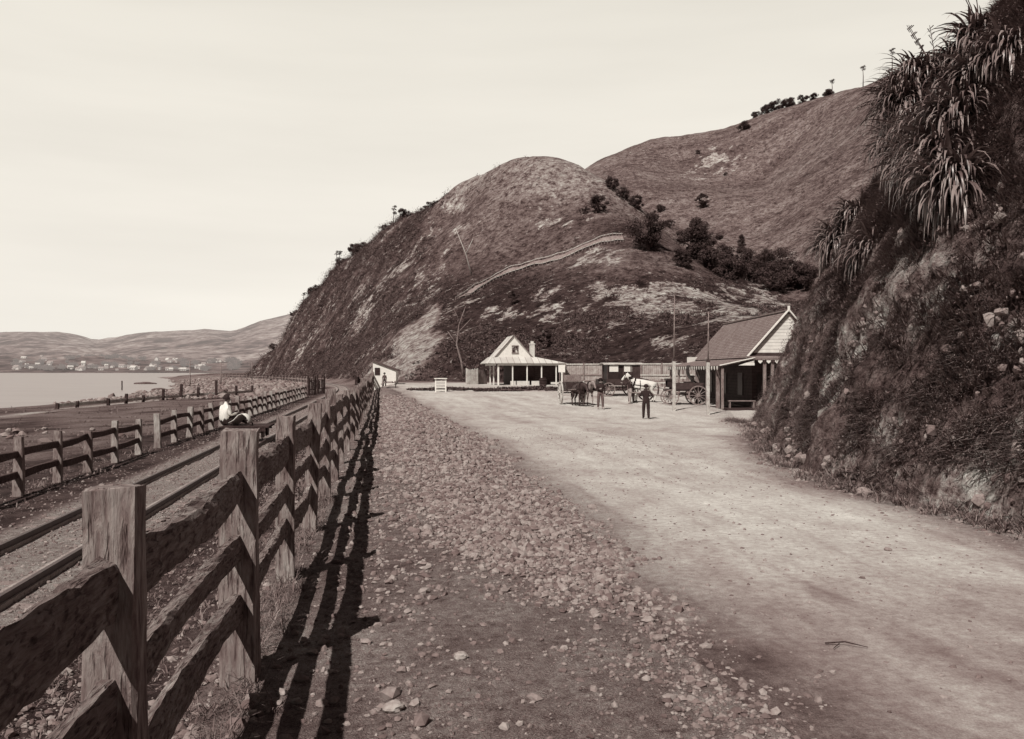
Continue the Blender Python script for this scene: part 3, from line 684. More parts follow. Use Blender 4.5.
# bank vegetation
def blades(P, L, W_, per, mat, name, lean=None, out=None):
    n = len(P)*per; C = np.repeat(P, per, 0); l = np.repeat(L, per)*rng.uniform(.5, 1.3, n); w = np.repeat(W_, per)
    a = rng.uniform(0, 6.28, n); h = np.stack([np.cos(a), np.sin(a), np.zeros(n)], 1)
    if out is not None: h = h*.75+np.repeat(out, per, 0)*.6
    up = rng.uniform(.35, 1.1, n)
    C = C+h*rng.uniform(0, .05, n)[:, None]
    m = C+(h*.45+np.array([0, 0, 1])*up[:, None]*.55)*l[:, None]
    e_ = C+(h*1.0+np.array([0, 0, 1])*(up*.75-.15)[:, None])*l[:, None]
    sd_ = np.stack([-h[:, 1], h[:, 0], np.zeros(n)], 1)*w[:, None]
    V = np.stack([C-sd_, C+sd_, m+sd_*.8, m-sd_*.8, e_], 1).reshape(-1, 3); i = np.arange(n)*5
    Fq = np.stack([i, i+1, i+2, i+3], 1); Ft = np.stack([i+3, i+2, i+4, i+4], 1)
    return V, Fq, Ft
def blade_obj(name, V, Fq, Ft, mat, label, cat, kind='stuff'):
    T = np.concatenate([Fq[:, [0, 1, 2]], Fq[:, [0, 2, 3]], Ft[:, :3]])
    return tag(np_mesh(name, V, T, mat, smooth=False), label, cat, kind=kind)
n = 230000; X_ = rng.uniform(6, 20, n); Y_ = rng.uniform(10, 42, n)
Z_, S_ = bank_z(X_, Y_); q = fbm(Y_*.8+X_*.3, Z_*.8, 4, 151)
dn = np.where(Z_ < 6.0, .22+.7*sst((q+.05)/.22), .7+.3*sst((q+.3)/.3))*sst((S_-.05)/.4); dn *= (CX+F*X_/Y_ < 1100)
k = rng.random(n) < dn; X_, Y_, Z_, S_ = X_[k], Y_[k], Z_[k], S_[k]
V, Fq, Ft = blades(np.stack([X_+.05, Y_, Z_-.03], 1), rng.uniform(.10, .42, len(X_)), rng.uniform(.004, .012, len(X_)), 7, None, '', out=np.array([[-.8, -.35, -.2]]*len(X_)))
blade_obj('bank_grass', V, Fq, Ft, M['grassdry'], 'coarse dry grass hanging over the steep clay bank', 'grass')
n = 22000; X_ = rng.uniform(6.5, 24, n); Y_ = rng.uniform(9, 44, n); Z_, S_ = bank_z(X_, Y_); q = fbm(Y_*.45+9, Z_*.45, 4, 152)
dn = (.05+.8*sst((q-.02)/.2)+.35*sst((Z_-6)/2)+.7*sst((Y_-26)/6))*sst((S_-.3)/.4)*(CX+F*X_/Y_ < 1100)
k = rng.random(n) < dn*.3; X_, Y_, Z_ = X_[k], Y_[k], Z_[k]; sz_ = rng.uniform(.12, .42, len(X_))
V, Fc = leaves(np.stack([X_-.05, Y_, Z_+sz_*.3], 1), np.full(len(X_), .028), sz_, 38, .8)
tag(np_mesh('bank_fern', V, Fc, M['scrub'], smooth=False), 'dark fern and creeper matting over the bank', 'fern', kind='stuff')
X_ = rng.uniform(6.5, 16, 9000); Y_ = rng.uniform(10, 40, 9000); Z_, S_ = bank_z(X_, Y_); q = fbm(Y_*.9, Z_*.9, 3, 211)
k = (S_ > .05) & (Z_ < 6.5) & (q+rng.uniform(-.3, .3, 9000) > .12); X_, Y_, Z_ = X_[k], Y_[k], Z_[k]
stones('bank_stones', np.stack([X_-.03, Y_, Z_-.02], 1), np.clip(rng.lognormal(-3.1, .55, len(X_)), .012, .12), M['metal'], label='broken rock and clay lumps showing in the face of the cutting', cat='rocks', squash=.9)
yf_ = rng.uniform(10, 41, 2600); X_ = np.interp(yf_, [p[1] for p in FOOT[:10]], [p[0] for p in FOOT[:10]])+rng.normal(.02, .22, 2600)-.25*np.clip(fbm(yf_*.9, yf_*0, 3, 201), 0, 1); Y_ = yf_
k = fbm(Y_*.8, X_*.8, 3, 202) > -.15; X_, Y_ = X_[k], Y_[k]; Z_ = np.maximum(ground_z(X_, Y_), bank_z(X_, Y_)[0])
V, Fq, Ft = blades(np.stack([X_, Y_, Z_-.02], 1), rng.uniform(.08, .34, len(X_)), rng.uniform(.004, .009, len(X_)), 10, None, '')
blade_obj('bank_foot_grass', V, Fq, Ft, M['grassdry'], 'ragged grass tufts along the foot of the clay bank', 'grass')
# field and verge grass
n = 45000; Y_ = 1/rng.uniform(1/75, 1/3.4, n); X_ = np.where(rng.random(n) < .35, fence_x(Y_)-rng.random(n)**.8*2.4+.12, track_x(Y_)-1.7-rng.random(n)*np.minimum(28, .5*Y_+4))
q = fbm(X_*.7, Y_*.7, 4, 153); k = rng.random(n) < .15+.75*sst((q+.1)/.3); X_, Y_ = X_[k], Y_[k]
V, Fq, Ft = blades(np.stack([X_, Y_, ground_z(X_, Y_)-.01], 1), rng.uniform(.03, .13, len(X_))*(1+.02*Y_), rng.uniform(.0018, .004, len(X_))*(1+.06*Y_), 7, None, '')
blade_obj('grass', V, Fq, Ft, M['grassdry'], 'rough grass growing along the fence foot and across the field by the railway', 'grass')
n = 260; Y_ = rng.uniform(3.4, 16, n); X_ = fence_x(Y_)+rng.normal(.03, .13, n)
V, Fq, Ft = blades(np.stack([X_, Y_, ground_z(X_, Y_)-.01], 1), rng.uniform(.08, .28, n), rng.uniform(.002, .004, n), 12, None, '')
blade_obj('fence_foot_grass', V, Fq, Ft, M['grassdry'], 'long dry grass tufts standing round the near fence posts', 'grass')
n = 9000; X_ = rng.uniform(-9, 10.5, n); Y_ = rng.uniform(67, 75, n); k = (np.hypot((X_+1.6)/6.2, (Y_-70.5)/2.2) < 1.15) | (np.hypot((X_-5.3)/5, (Y_-71.5)/2.6) < 1.15); k2 = fbm(X_*.5, Y_*.5, 5, 71)+.4*rng.random(len(k)) > .12; k &= k2; X_, Y_ = X_[k], Y_[k]
V, Fq, Ft = blades(np.stack([X_, Y_, ground_z(X_, Y_)], 1), rng.uniform(.06, .28, len(X_)), np.full(len(X_), .03), 8, None, '')
blade_obj('verge_grass', V, Fq, Ft, M['scrub'], 'dark turf island in front of the cottage', 'grass')

# ------------------------------------------------------------------ bushes and trees on the hills
def tree(name, p, h, w, label, cat='tree', group=None, trunk=True, mat='leaf', per=None, trunkh=.25, layered=False):
    root = empty(name, p); tag(root, label, cat, group)
    nb = random.randint(7, 11) if h > 2.2 else 5
    if trunk:
        mb = MB(); th = h*trunkh
        mb.tube([(0, 0, -.8), (random.uniform(-.1, .1)*w, 0, th*.6), (random.uniform(-.1, .1)*w, 0, th*1.6), (0, 0, h*.7)], [.06*h, .045*h, .03*h, .012*h], 7)
        for i in range(5):
            a = random.uniform(0, 6.28); z0 = random.uniform(th*.8, h*.55)
            mb.tube([(0, 0, z0), (math.cos(a)*w*.22, math.sin(a)*w*.22, z0+h*.12), (math.cos(a)*w*.4, math.sin(a)*w*.4, z0+h*.22)], [.022*h, .015*h, .006*h], 5)
        mb.build('trunk', M['bark'], root, True)
    C = []; Sx = []
    sk = [random.uniform(.55, 1.25) for _ in range(6)]
    for i in range(nb*3):
        a = random.uniform(0, 6.28); r = random.random()**.5*w*.46*sk[int(a) % 6]; zz = random.uniform(trunkh*.7+.05, .92)*min(1, sk[int(a+1) % 6]+.1)
        prof = math.sin(min(1, max(0, (zz-trunkh*.6)/(1-trunkh*.6)))*math.pi)**.5
        C.append((math.cos(a)*r*prof, math.sin(a)*r*prof, zz*h)); Sx.append(random.uniform(.07, .21)*w)
    C = np.array(C); Sx = np.array(Sx)
    cnt = per or int(min(420, 100+h*38))
    V, Fc = leaves(C, np.full(len(C), min(.17, max(.07, .028*w))), Sx, cnt, .75)
    o = np_mesh('crown', V, Fc, M[mat], smooth=False); o.parent = root
    return root
def on_hill(px, py, **k):
    return hill_hit(px, py, **k)
TREES = [
 (650, 251, 34, 40, 'broad dark rounded tree standing alone at the top end of the hill track'),
 (697, 262, 42, 36, 'tallest dark tree at the head of the gully, right of the track'),
 (722, 268, 22, 22, 'lighter spindly tree close against the tallest gully tree'),
 (742, 276, 26, 34, 'dense low tree in the middle of the gully clump'),
 (741, 252, 17, 10, 'narrow upright tree poking above the gully clump'),
 (770, 278, 26, 36, 'wide dark tree on the right of the gully clump'),
 (792, 286, 24, 30, 'dark tree at the lower right end of the gully, above the shingled roof'),
 (597, 214, 18, 16, 'dark bush on the open slope above the hill track, larger of the pair'),
 (584, 215, 8, 9, 'small bush just left of the larger one on the open slope'),
 (702, 209, 14, 11, 'small lone tree on the bare hillside beyond the gully'),
 (660, 212, 7, 9, 'small bush in the saddle right of the long spur bushes'),
 (669, 228, 8, 9, 'small bush above the tallest gully tree'),
 (514, 305, 14, 10, 'small dark tree below the hill track, left of the bare clay'),
 (546, 347, 20, 14, 'dark bush on the slope just above the cottage chimney'),
 (725, 176, 4, 6, 'tiny bush near the pale scar on the far hill'),
 (698, 155, 5, 5, 'tiny bush at the left of the far hill scar'),
 (712, 272, 22, 30, 'bush filling the gap right of the tallest gully tree'),
 (731, 281, 20, 30, 'low bush at the front of the gully clump'),
 (756, 284, 22, 34, 'dark bush in the lower middle of the gully clump'),
 (780, 292, 20, 32, 'bush low in the gully, directly above the roof ridge'),
 (805, 290, 26, 30, 'bush at the far right of the gully beside the lower flax'),
 (683, 268, 18, 18, 'bush at the left foot of the tallest gully tree'),
 (745, 130, 7, 12, 'low bush on the far skyline, leftmost of the row'),
]
for i, (px, py, ph, pw, lab) in enumerate(TREES):
    p = on_hill(px, py)
    if p is None: continue
    p.z -= .3; tree('tree' if ph > 15 else 'bush', p, ph*1.15*p.y/F, pw*1.2*p.y/F, lab, 'tree' if ph > 15 else 'bush')
for (px, py, ph, pw, tilt, lab) in ((611, 190, 12, 13, 0, 'uppermost dark bush on the crest of the spur'), (624, 200, 12, 14, 0, 'second dark bush down the crest of the spur'), (636, 208, 12, 14, 0, 'third dark bush down the crest of the spur'), (654, 220, 9, 10, 0, 'lowest small bush on the crest of the spur')):
    p = on_hill(px, py)
    if p: p.z -= .3; tree('bush', p, ph*1.15*p.y/F, pw*1.2*p.y/F, lab, 'bush', 'bushes down the crest of the spur', trunk=False, trunkh=0)
def skyline(px, d0, d1):
    d = np.arange(d0, d1, 1.0); x = (px-CX)*d/F; z = hill_z(x, d); k = np.argmax((z-EYE)/d); return Vector((x[k], d[k], z[k]))
for (px, h, w, lab) in ((755, 3.5, 7, 'low bush on the far skyline beside its leftmost neighbour'), (768, 5, 8, 'rounded bush on the far skyline at the start of the long thicket'), (778, 5, 9, 'bush in the middle of the far skyline thicket'), (788, 4.5, 8, 'bush at the right end of the far skyline thicket'), (801, 4, 6, 'bush on the far skyline just right of the thicket gap'), (812, 3, 6, 'small flat bush on the steep far skyline'), (828, 3.6, 7, 'bush below the dead tree on the far skyline')):
    p = skyline(px, 300, 440); p.z -= .6; p.y -= 1; tree('bush', p, h*.8, w*.8, lab, 'bush', 'bushes along the far skyline', trunk=False, trunkh=0)
for (px, h, lab, y0) in ((832, 5.5, 'thin tree on the far skyline left of the tallest one', 300), (863, 7.5, 'thin tree with a small tuft on the steep skyline', 290), (892, 9, 'tallest thin tree on the skyline nearest the flax', 270)):
    p = skyline(px, y0-40, 420); r = empty('tree', p); tag(r, lab, 'tree', 'thin trees on the skyline')
    mb = MB(); mb.tube([(0, 0, -1), (.1, 0, h*.5), (-.1, 0, h)], [.22, .14, .06], 6); mb.build('trunk', M['bark'], r, True)
    V, Fc = leaves(np.array([(0.2, 0, h*.85), (-.4, 0, h*.95), (.5, 0, h)]), np.full(3, .22), np.array([.9, .8, .7]), 55, .6); o = np_mesh('crown', V, Fc, M['leaf'], smooth=False); o.parent = r
# shrubs standing on the seaward skyline
for i, px in enumerate((275, 294, 312, 318, 340, 356, 363, 385, 404, 426, 432)):
    p = skyline(px, 190, 290); h = (1.9, 1.4, 2.3, 1.5, 1.8, 2.6)[i % 6]; p.z -= .5; p.y -= 1
    tree('shrub', p, h, h*2.0, ['wind-bent shrub on the seaward skyline of the bluff'][0], 'shrub', 'shrubs along the seaward skyline of the bluff', trunk=False, trunkh=0, mat='leaf')
for (px, h) in ((336, 4), (339, 3.4), (393, 4.5), (303, 3)):
    p = skyline(px, 190, 290); r = empty('tree', p); tag(r, 'thin straggly tree sticking up from the seaward skyline', 'tree', 'straggly trees on the seaward skyline')
    mb = MB(); mb.tube([(0, 0, -1), (.2, 0, h*.5), (.1, 0, h)], [.12, .08, .03], 5); mb.build('trunk', M['bark'], r, True)
    V, Fc = leaves(np.array([(0.2, 0, h*.85), (.5, 0, h)]), np.full(2, .2), np.array([.7, .6]), 40, .6); o = np_mesh('crown', V, Fc, M['leaf'], smooth=False); o.parent = r
# bare pale dead tree left of the cottage
p = on_hill(464, 378, d0=95) or at(464, 380, 104); r = MB(); s = p.y/F
r.tube([(0, 0, -.5), (-.3*1, 0, 14*s), (-.9, 0, 32*s), (-.6, 0, 52*s), (.2, 0, 70*s)], [.17, .13, .09, .06, .03], 7)
r.tube([(-.9, 0, 32*s), (-2.0, .2, 45*s)], [.08, .03], 5); r.tube([(-.7, 0, 44*s), (.9, 0, 58*s)], [.07, .02], 5); r.tube([(-.5, 0, 55*s), (-1.3, 0, 68*s)], [.05, .02], 5)
o = r.build('dead_tree', M['plank'], smooth=True); o.location = p; tag(o, 'bare bleached dead tree leaning on the slope left of the cottage', 'dead tree')
p = on_hill(472, 275); r = MB(); r.tube([(0, 0, -.5), (-1.2, 0, 4), (-3.2, 0, 9)], [.12, .08, .04], 6); r.tube([(-1.2, 0, 4), (.2, 0, 7)], [.1, .04], 5)
o = r.build('dead_tree', M['pale'], smooth=True); o.location = p; tag(o, 'bare pale leaning trunk high on the bluff above the hill track', 'dead tree')

# ------------------------------------------------------------------ flax on the bank
def flax(p, n, Lr, spread, label, face=(-.8, -.6), width=.045, dead=0, up=.8, hang=.5, group='flax plants hanging on the bank', stem=0):
    root = empty('flax_plant', p); tag(root, label, 'flax', group)
    for mat, cnt, nm in (('flax', n, 'leaf_fan'), ('deadflax', dead, 'dry_leaf_skirt')):
        if not cnt: continue
        V = []; Fc = []
        f = Vector((face[0], face[1], 0)).normalized()
        for i in range(cnt):
            a = random.gauss(math.atan2(f.y, f.x), 1.1 if nm == 'leaf_fan' else .8); L_ = random.uniform(*Lr)*(.9 if nm != 'leaf_fan' else 1)
            h = Vector((math.cos(a), math.sin(a), 0)); side = Vector((-h.y, h.x, 0))
            el = random.uniform(.1, 1.45)*up if nm == 'leaf_fan' else random.uniform(-.9, .2)
            c = Vector((random.gauss(0, spread*.3), random.gauss(0, spread*.3), random.gauss(0, spread*.25))); w = width*random.uniform(.6, 1.2)
            droop = random.uniform(.5, 1.6)*hang/L_; o = len(V); tw = random.uniform(-.6, .6); K = 7
            for k in range(K+1):
                t_ = k/K; sw = w*(1-t_**3)*(.55+.9*t_*(1-t_)*2)
                sdv = side*math.cos(tw*t_)+Vector((0, 0, 1))*math.sin(tw*t_)
                V += [tuple(c-sdv*sw), tuple(c+Vector((0, 0, -.25*sw))), tuple(c+sdv*sw)]
                c = c+(h*math.cos(el)+Vector((0, 0, 1))*math.sin(el))*(L_/K); el = max(-1.5, el-droop*(.35+1.4*t_))
            for k in range(K):
                b = o+k*3; Fc += [(b, b+1, b+4, b+3), (b+1, b+2, b+5, b+4)]
        o_ = np_mesh(nm, np.array(V), np.array(Fc), M[mat], smooth=True); o_.parent = root
    if stem:
        mb = MB()
        for i in range(stem):
            dx = random.uniform(-1.1, -.2); q = [(0, 0, 0), (dx*.4, -.1, 1.0), (dx, -.2, 1.9)]; mb.tube(q, [.02, .015, .008], 5)
            for j in range(7): z = 1.2+j*.1; mb.tube([(dx*(z/1.9), -.15, z), (dx*(z/1.9)+(-1)**j*.1, -.2, z+.1)], [.01, .016], 4)
        mb.build('flower_stalk', M['bark'], root)
    return root
FL = [(918, 122, 340, (1.0, 1.7), .5, 'leftmost big flax leaning out from the high bank, lit leaf edges', 60, 2),
      (945, 160, 420, (1.0, 1.8), .6, 'largest flax of the high clump with long hanging leaves', 120, 0),
      (962, 120, 300, (.9, 1.6), .5, 'flax at the right of the high clump', 60, 0),
      (938, 90, 260, (.8, 1.4), .45, 'flax at the top of the high clump against the skyline', 20, 3),
      (980, 45, 340, (.8, 1.5), .6, 'topmost flax at the corner of the bank, spiky against the sky', 40, 3),
      (975, 85, 240, (.8, 1.4), .5, 'flax just beneath the topmost one', 30, 0),
      (905, 100, 300, (1.0, 1.7), .5, 'flax at the outer left of the high clump, leaves flung out against the hillside', 60, 0),
      (900, 148, 300, (1.0, 1.8), .5, 'flax hanging lowest on the left of the high clump', 110, 0),
      (955, 185, 260, (1.0, 1.7), .5, 'flax hanging lowest on the right of the high clump', 110, 0),
      (915, 70, 220, (.9, 1.5), .45, 'flax between the topmost flax and the high clump', 20, 0),
      (930, 140, 300, (1.0, 1.8), .6, 'flax in the very middle of the high clump', 60, 0),
      (925, 165, 260, (1.0, 1.7), .5, 'flax at the bottom centre of the high clump above bare earth', 110, 0),
      (960, 70, 260, (.9, 1.5), .5, 'flax just left below the topmost one', 20, 0),
      (1010, 60, 240, (.8, 1.4), .5, 'flax farthest right on the crest of the bank', 30, 0),
      (858, 222, 300, (1.0, 1.6), .4, 'lower flax with a crown of upright leaves over the road corner', 60, 0),
      (838, 245, 280, (1.0, 1.7), .4, 'lowest flax spilling down the edge of the bank', 90, 0),
      (872, 255, 200, (.8, 1.4), .35, 'small flax right of the lower pair', 40, 0)]
for px, py, n, Lr, sp_, lab, dead, st in FL:
    p = None
    for sh_ in range(0, 90, 6):
        p = bank_hit(px+sh_*.5, py+sh_)
        if p: break
    if p is None: continue
    q = at(px, py, p.y); q.z = max(p.z-.4, min(q.z, p.z+.7)); q.x = min(q.x, p.x+.1) if q.x < p.x else p.x
    flax(q, n, Lr, sp_, lab, dead=dead, stem=st)
# trailing dry roots under the lower flax
# ------------------------------------------------------------------ near fence
SP, Y1 = 3.03, 3.53
fd = Vector((-.1494, 1, 0)).normalized()
fen = empty('post_and_rail_fence', (float(fence_x(Y1)), Y1, 0)); tag(fen, 'rough three-rail split timber fence running from the foreground beside the road', 'fence')
FL0 = Vector(fen.location)
def fpt(y, z): return Vector((float(fence_x(y)), y, z))-FL0
NP = 28; posts = []
for i in range(-1, NP):
    y = Y1+SP*i+(random.uniform(-.12, .12) if i > 2 else 0); x = float(fence_x(y)); g = gz(x, y)
    hgt = {-1: 1.9, 0: 1.92, 1: 1.93, 2: 1.86, 3: 1.9}.get(i, random.uniform(1.72, 1.98)); lean = random.uniform(-.09, .09) if i > 2 else 0
    w = {0: .215, 1: .275, 2: .2}.get(i, random.uniform(.17, .25)); posts.append((y, g))
    mb = MB(); mb.rough(fpt(y, g-.4), fpt(y, g+hgt)+Vector((lean, lean, 0)), w, w*random.uniform(.75, .95), 14, .085, .014, .96, .09, up=fd, endcut=.012)
    mb.build('post', M['post'], fen)
for i in range(len(posts)-1):
    (y0, g0), (y1, g1) = posts[i], posts[i+1]
    for zr, hh, th in ((1.50, .30, .10), (1.05, .20, .085), (.60, .22, .085)):
        hh *= random.uniform(.85, 1.12); j0, j1 = random.uniform(-.035, .035), random.uniform(-.035, .035)
        mb = MB(); mb.rough(fpt(y0+.0, g0+zr+j0), fpt(y1-.0, g1+zr+j1), th, hh, 26, .24, .06, random.uniform(.75, 1.05), .34)
        mb.build('rail', M['rail'], fen)
# ------------------------------------------------------------------ far-side fence of the railway
fen2 = empty('post_and_rail_fence', (-7.0-.1494*12, 12, 0)); tag(fen2, 'low two-rail fence with pale posts on the seaward side of the railway', 'fence')
o2 = Vector(fen2.location); y = 12.0; pp = []
while y < 76:
    pp.append(y); y += random.uniform(1.8, 2.15)
def f2x(y): return -7.0-.1494*y
for y in pp:
    x = f2x(y); g = gz(x, y); h = random.uniform(.95, 1.15); mb = MB()
    mb.rough(Vector((x, y, g-.3))-o2, Vector((x+random.uniform(-.05, .05), y+random.uniform(-.05, .05), g+h))-o2, random.uniform(.17, .25), .14, 5, .12, .02, .82, .15, up=fd); mb.build('post', M['oldpost'] if y > 20 and random.random() < .8 else M['plank'], fen2)
for a, b in zip(pp[:-1], pp[1:]):
    for zr in ((.82, .40) if not 22.6 < a < 24.7 else ()):
        mb = MB(); mb.rough(Vector((f2x(a), a, gz(f2x(a), a)+zr+random.uniform(-.04, .04)))-o2, Vector((f2x(b), b, gz(f2x(b), b)+zr+random.uniform(-.04, .04)))-o2, .08, .15, 5, .12, .03, .9, .25); mb.build('rail', M['oldrail'], fen2)
# ------------------------------------------------------------------ railway
trk = empty('railway_track', (0, 0, 0)); tag(trk, 'narrow railway with bleached timber baulks running along the shore beside the fence', 'railway')
ys = np.concatenate([np.arange(1, 95, 2.0), np.arange(95, 300, 4.0)])
def sweep(off_, w, z0, z1, nm, mat):
    V = []; tx_ = track_x(ys); dxy = np.gradient(tx_, ys); nn = np.sqrt(1+dxy**2)
    for x, y, d_, n_ in zip(tx_, ys, dxy, nn):
        nx, ny = 1/n_, -d_/n_; jj = 0
        for o_, z in ((off_-w/2, z0), (off_-w/2, z1), (off_+w/2, z1), (off_+w/2, z0)): V.append((x+nx*o_, y+ny*o_, z))
    Fq = []
    for i in range(len(ys)-1):
        for k in range(3): Fq.append((i*4+k, i*4+k+1, (i+1)*4+k+1, (i+1)*4+k))
    Fq.append((0, 3, 2, 1)); o = np_mesh(nm, np.array(V), np.array(Fq), mat, smooth=False); o.parent = trk; return o
for s_ in (-1, 1):
    sweep(s_*.555, .25, -.12, .06, 'baulk', M['baulk']); sweep(s_*.555+.07, .055, .06, .135, 'rail', M['iron'])
mb = MB()
y = 3.0
while y < 95:
    x = float(track_x(y)); mb.rough((x-1.0, y+.15, -.055), (x+1.0, y-.15, -.055), .17, .12, 3, .1, .01); y += .82
o = mb.build('sleeper', M['plank'], trk); o['kind'] = 'stuff'
# ------------------------------------------------------------------ level-crossing wings
def paling_panel(name, p, q, h0, h1, n, mat, label, cat, w=.16, th=.04, rails=True, group=None, gap=0, up0=0):
    root = empty(name, (p[0], p[1], p[2])); tag(root, label, cat, group); P = Vector(p); Q = Vector(q); d = (Q-P)
    mb = MB()
    nrm = Vector((d.y, -d.x, 0)).normalized()
    for i in range(n):
        t_ = (i+.5)/n; c = d*t_; h = (h0+(h1-h0)*t_)*(random.uniform(.93, 1.05) if gap < .3 else random.uniform(.7, 1.08)); ww = d.length/n*(1-gap)
        mb.beam(c+Vector((0, 0, up0-.05)), c+Vector((random.uniform(-.03, .03), 0, h)), ww, th*random.uniform(.6, 1.4), up=nrm)
    mb.build('palings', mat, root)
    if rails:
        for zz in (.3, .78):
            mb = MB(); mb.beam(Vector((0, 0, h0*zz))-nrm*.07, d+Vector((0, 0, h1*zz))-nrm*.07, .06, .09); mb.build('rail', mat, root)
    for c, h in ((Vector((0, 0, 0)), h0), (d, h1)):
        mb = MB(); mb.rough(c+Vector((0, 0, -.3))-nrm*.12, c+Vector((0, 0, h+.08))-nrm*.12, .15, .15, 3, .05); mb.build('post', mat, root)
    return root
a = at(310, 394, 82); b = at(326, 393, 86)
for (px0, px1, d, lab) in ((309, 316, 80, 'dark upright paling wing left of the crossing, nearest the field fence'), (318, 325, 84, 'dark upright paling wing left of the crossing, nearest the rails')):
    a = at(px0, 394, d); b = at(px1, 394, d+.5); a.z = gz(a.x, a.y); b.z = gz(b.x, b.y); paling_panel('crossing_wing', a, b, 1.75, 1.7, 5, M['darkwood'], lab, 'paling wing', gap=.35)
a = at(357, 390, 80); b = at(367, 390, 84); a.z = gz(a.x, a.y); b.z = gz(b.x, b.y); paling_panel('crossing_wing', a, b, 1.75, .9, 6, M['darkwood'], 'dark sloping paling wing beside the far end of the road fence', 'paling wing')
# sea-side fence far along the line
fn = empty('shore_fence', (0, 0, 0)); tag(fn, 'long thin fence following the curving railway below the bluff', 'fence'); pts = []
for y in np.arange(100, 262, 4.5):
    x = float(track_x(y))-3.2; g = max(gz(x, y), -.6); pts.append(Vector((x, y, g))); mb = MB(); mb.rough((x, y, g-.3), (x, y, g+1.35), .22, .2, 2, .05); mb.build('post', M['plank'], fn)
for a, b in zip(pts[:-1], pts[1:]):
    mb = MB(); mb.beam(a+Vector((0, 0, 1.15)), b+Vector((0, 0, 1.15)), .12, .2); mb.beam(a+Vector((0, 0, .6)), b+Vector((0, 0, .6)), .1, .16); mb.build('rail', M['darkwood'], fn)
# beach posts with bleached planks
fn = empty('beach_fence', (0, 0, 0)); tag(fn, 'row of short dark posts with bleached planks along the beach', 'fence'); pts = []
for px, py, h in ((57, 409, .5), (77, 407.5, .55), (108, 406, .6), (126, 404.5, .9), (143, 403, .7), (163, 401.5, 1.1), (181, 400.5, 1.6), (198, 399.5, 1.1), (216, 399, 1.8), (236, 397.5, 1.1), (252, 396.5, 1.0)):
    d = (EYE+.75)*F/(py-CY); p = at(px, py, d); g = gz(p.x, p.y); p.z = g; pts.append((p, h)); mb = MB(); mb.rough((p.x, p.y, g-.3), (p.x+.04, p.y, g+h), .24, .2, 3, .08); mb.build('post', M['darkwood'], fn)
for (a, ha), (b, hb) in list(zip(pts[:-1], pts[1:])):
    mb = MB(); mb.beam(a+Vector((0, .15, .32)), b+Vector((0, .15, .34)), .06, .26); mb.build('plank', M['pale'], fn)
# telegraph poles
for px, pyb, h, lab in ((190, 386, 24, 'thin telegraph pole standing on the shore, leftmost and tallest'), (221, 384, 20, 'thin telegraph pole on the shore, middle of three'), (252, 382, 17, 'thin telegraph pole near the foot of the bluff')):
    d = (EYE+.5)*F/(pyb-CY); p = at(px, pyb, d); g = max(gz(p.x, p.y), SEA-.5); r = empty('telegraph_pole', (p.x, p.y, g)); tag(r, lab, 'telegraph pole', 'telegraph poles along the shore')
    hh = min(6.8, h*d/F+.5); mb = MB(); mb.cyl((0, 0, -.5), (0, 0, hh), .12, .07, 8); mb.build('pole', M['plank'], r, True)
    mb = MB(); mb.beam((-.6, 0, hh-.5), (.6, 0, hh-.5), .09, .11); [mb.cyl((x_, 0, hh-.44), (x_, 0, hh-.25), .035, .025, 6) for x_ in (-.5, .5)]; mb.build('crossarm', M['plank'], r)

# ------------------------------------------------------------------ town across the water
def town_house(w, l, h, two=False):
    mb = MB(); e_ = h*.45
    mb.box((0, 0, h/2), (w, l, h), mi=0)
    mb.slab([(-w/2-.4, -l/2-.4, h), (w/2+.4, -l/2-.4, h), (w/2+.4, 0, h+e_*1.6), (-w/2-.4, 0, h+e_*1.6)], .2, 1)
    mb.slab([(w/2+.4, l/2+.4, h), (-w/2-.4, l/2+.4, h), (-w/2-.4, 0, h+e_*1.6), (w/2+.4, 0, h+e_*1.6)], .2, 1)
    for s_ in (-1, 1): mb.poly([(s_*w/2, -l/2, h), (s_*w/2, l/2, h), (s_*w/2, 0, h+e_*1.5)], 0)
    for x_ in np.arange(-w/2+1.2, w/2-.6, 2.2): mb.box((x_, -l/2-.03, h*.5), (.9, .08, 1.2), mi=2)
    return mb
def haze_painted(name, v, f=.35):
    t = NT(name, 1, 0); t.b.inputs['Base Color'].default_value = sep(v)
    em = t.n.new('ShaderNodeEmission'); em.inputs[0].default_value = (.56, .50, .46, 1); mx = t.n.new('ShaderNodeMixShader'); mx.inputs[0].default_value = f  # haze put into the colour as a fixed share of emission
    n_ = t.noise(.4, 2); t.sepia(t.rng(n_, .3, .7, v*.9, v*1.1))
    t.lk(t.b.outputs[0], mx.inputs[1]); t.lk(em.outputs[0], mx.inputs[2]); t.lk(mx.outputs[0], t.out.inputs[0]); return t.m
hm = [haze_painted('far_white_wall', .62, .45), haze_painted('far_roof', .25), haze_painted('far_window', .05)]; hm2 = [haze_painted('far_grey_wall', .5), haze_painted('far_pale_roof', .6), hm[2]]
kinds = [town_house(4.5, 4, 2.4), town_house(6, 4.5, 2.8), town_house(4, 4, 3.4), town_house(7, 4.5, 2.6)]
protos = []
spots = []
for i in range(92):
    if i < 60: px = random.uniform(12, 215); y = random.uniform(935, 990)
    else: px = random.choice((random.uniform(20, 90), random.uniform(150, 190), random.uniform(205, 245))); y = random.uniform(1000, 1250)
    spots.append((px, y))
spots.sort()
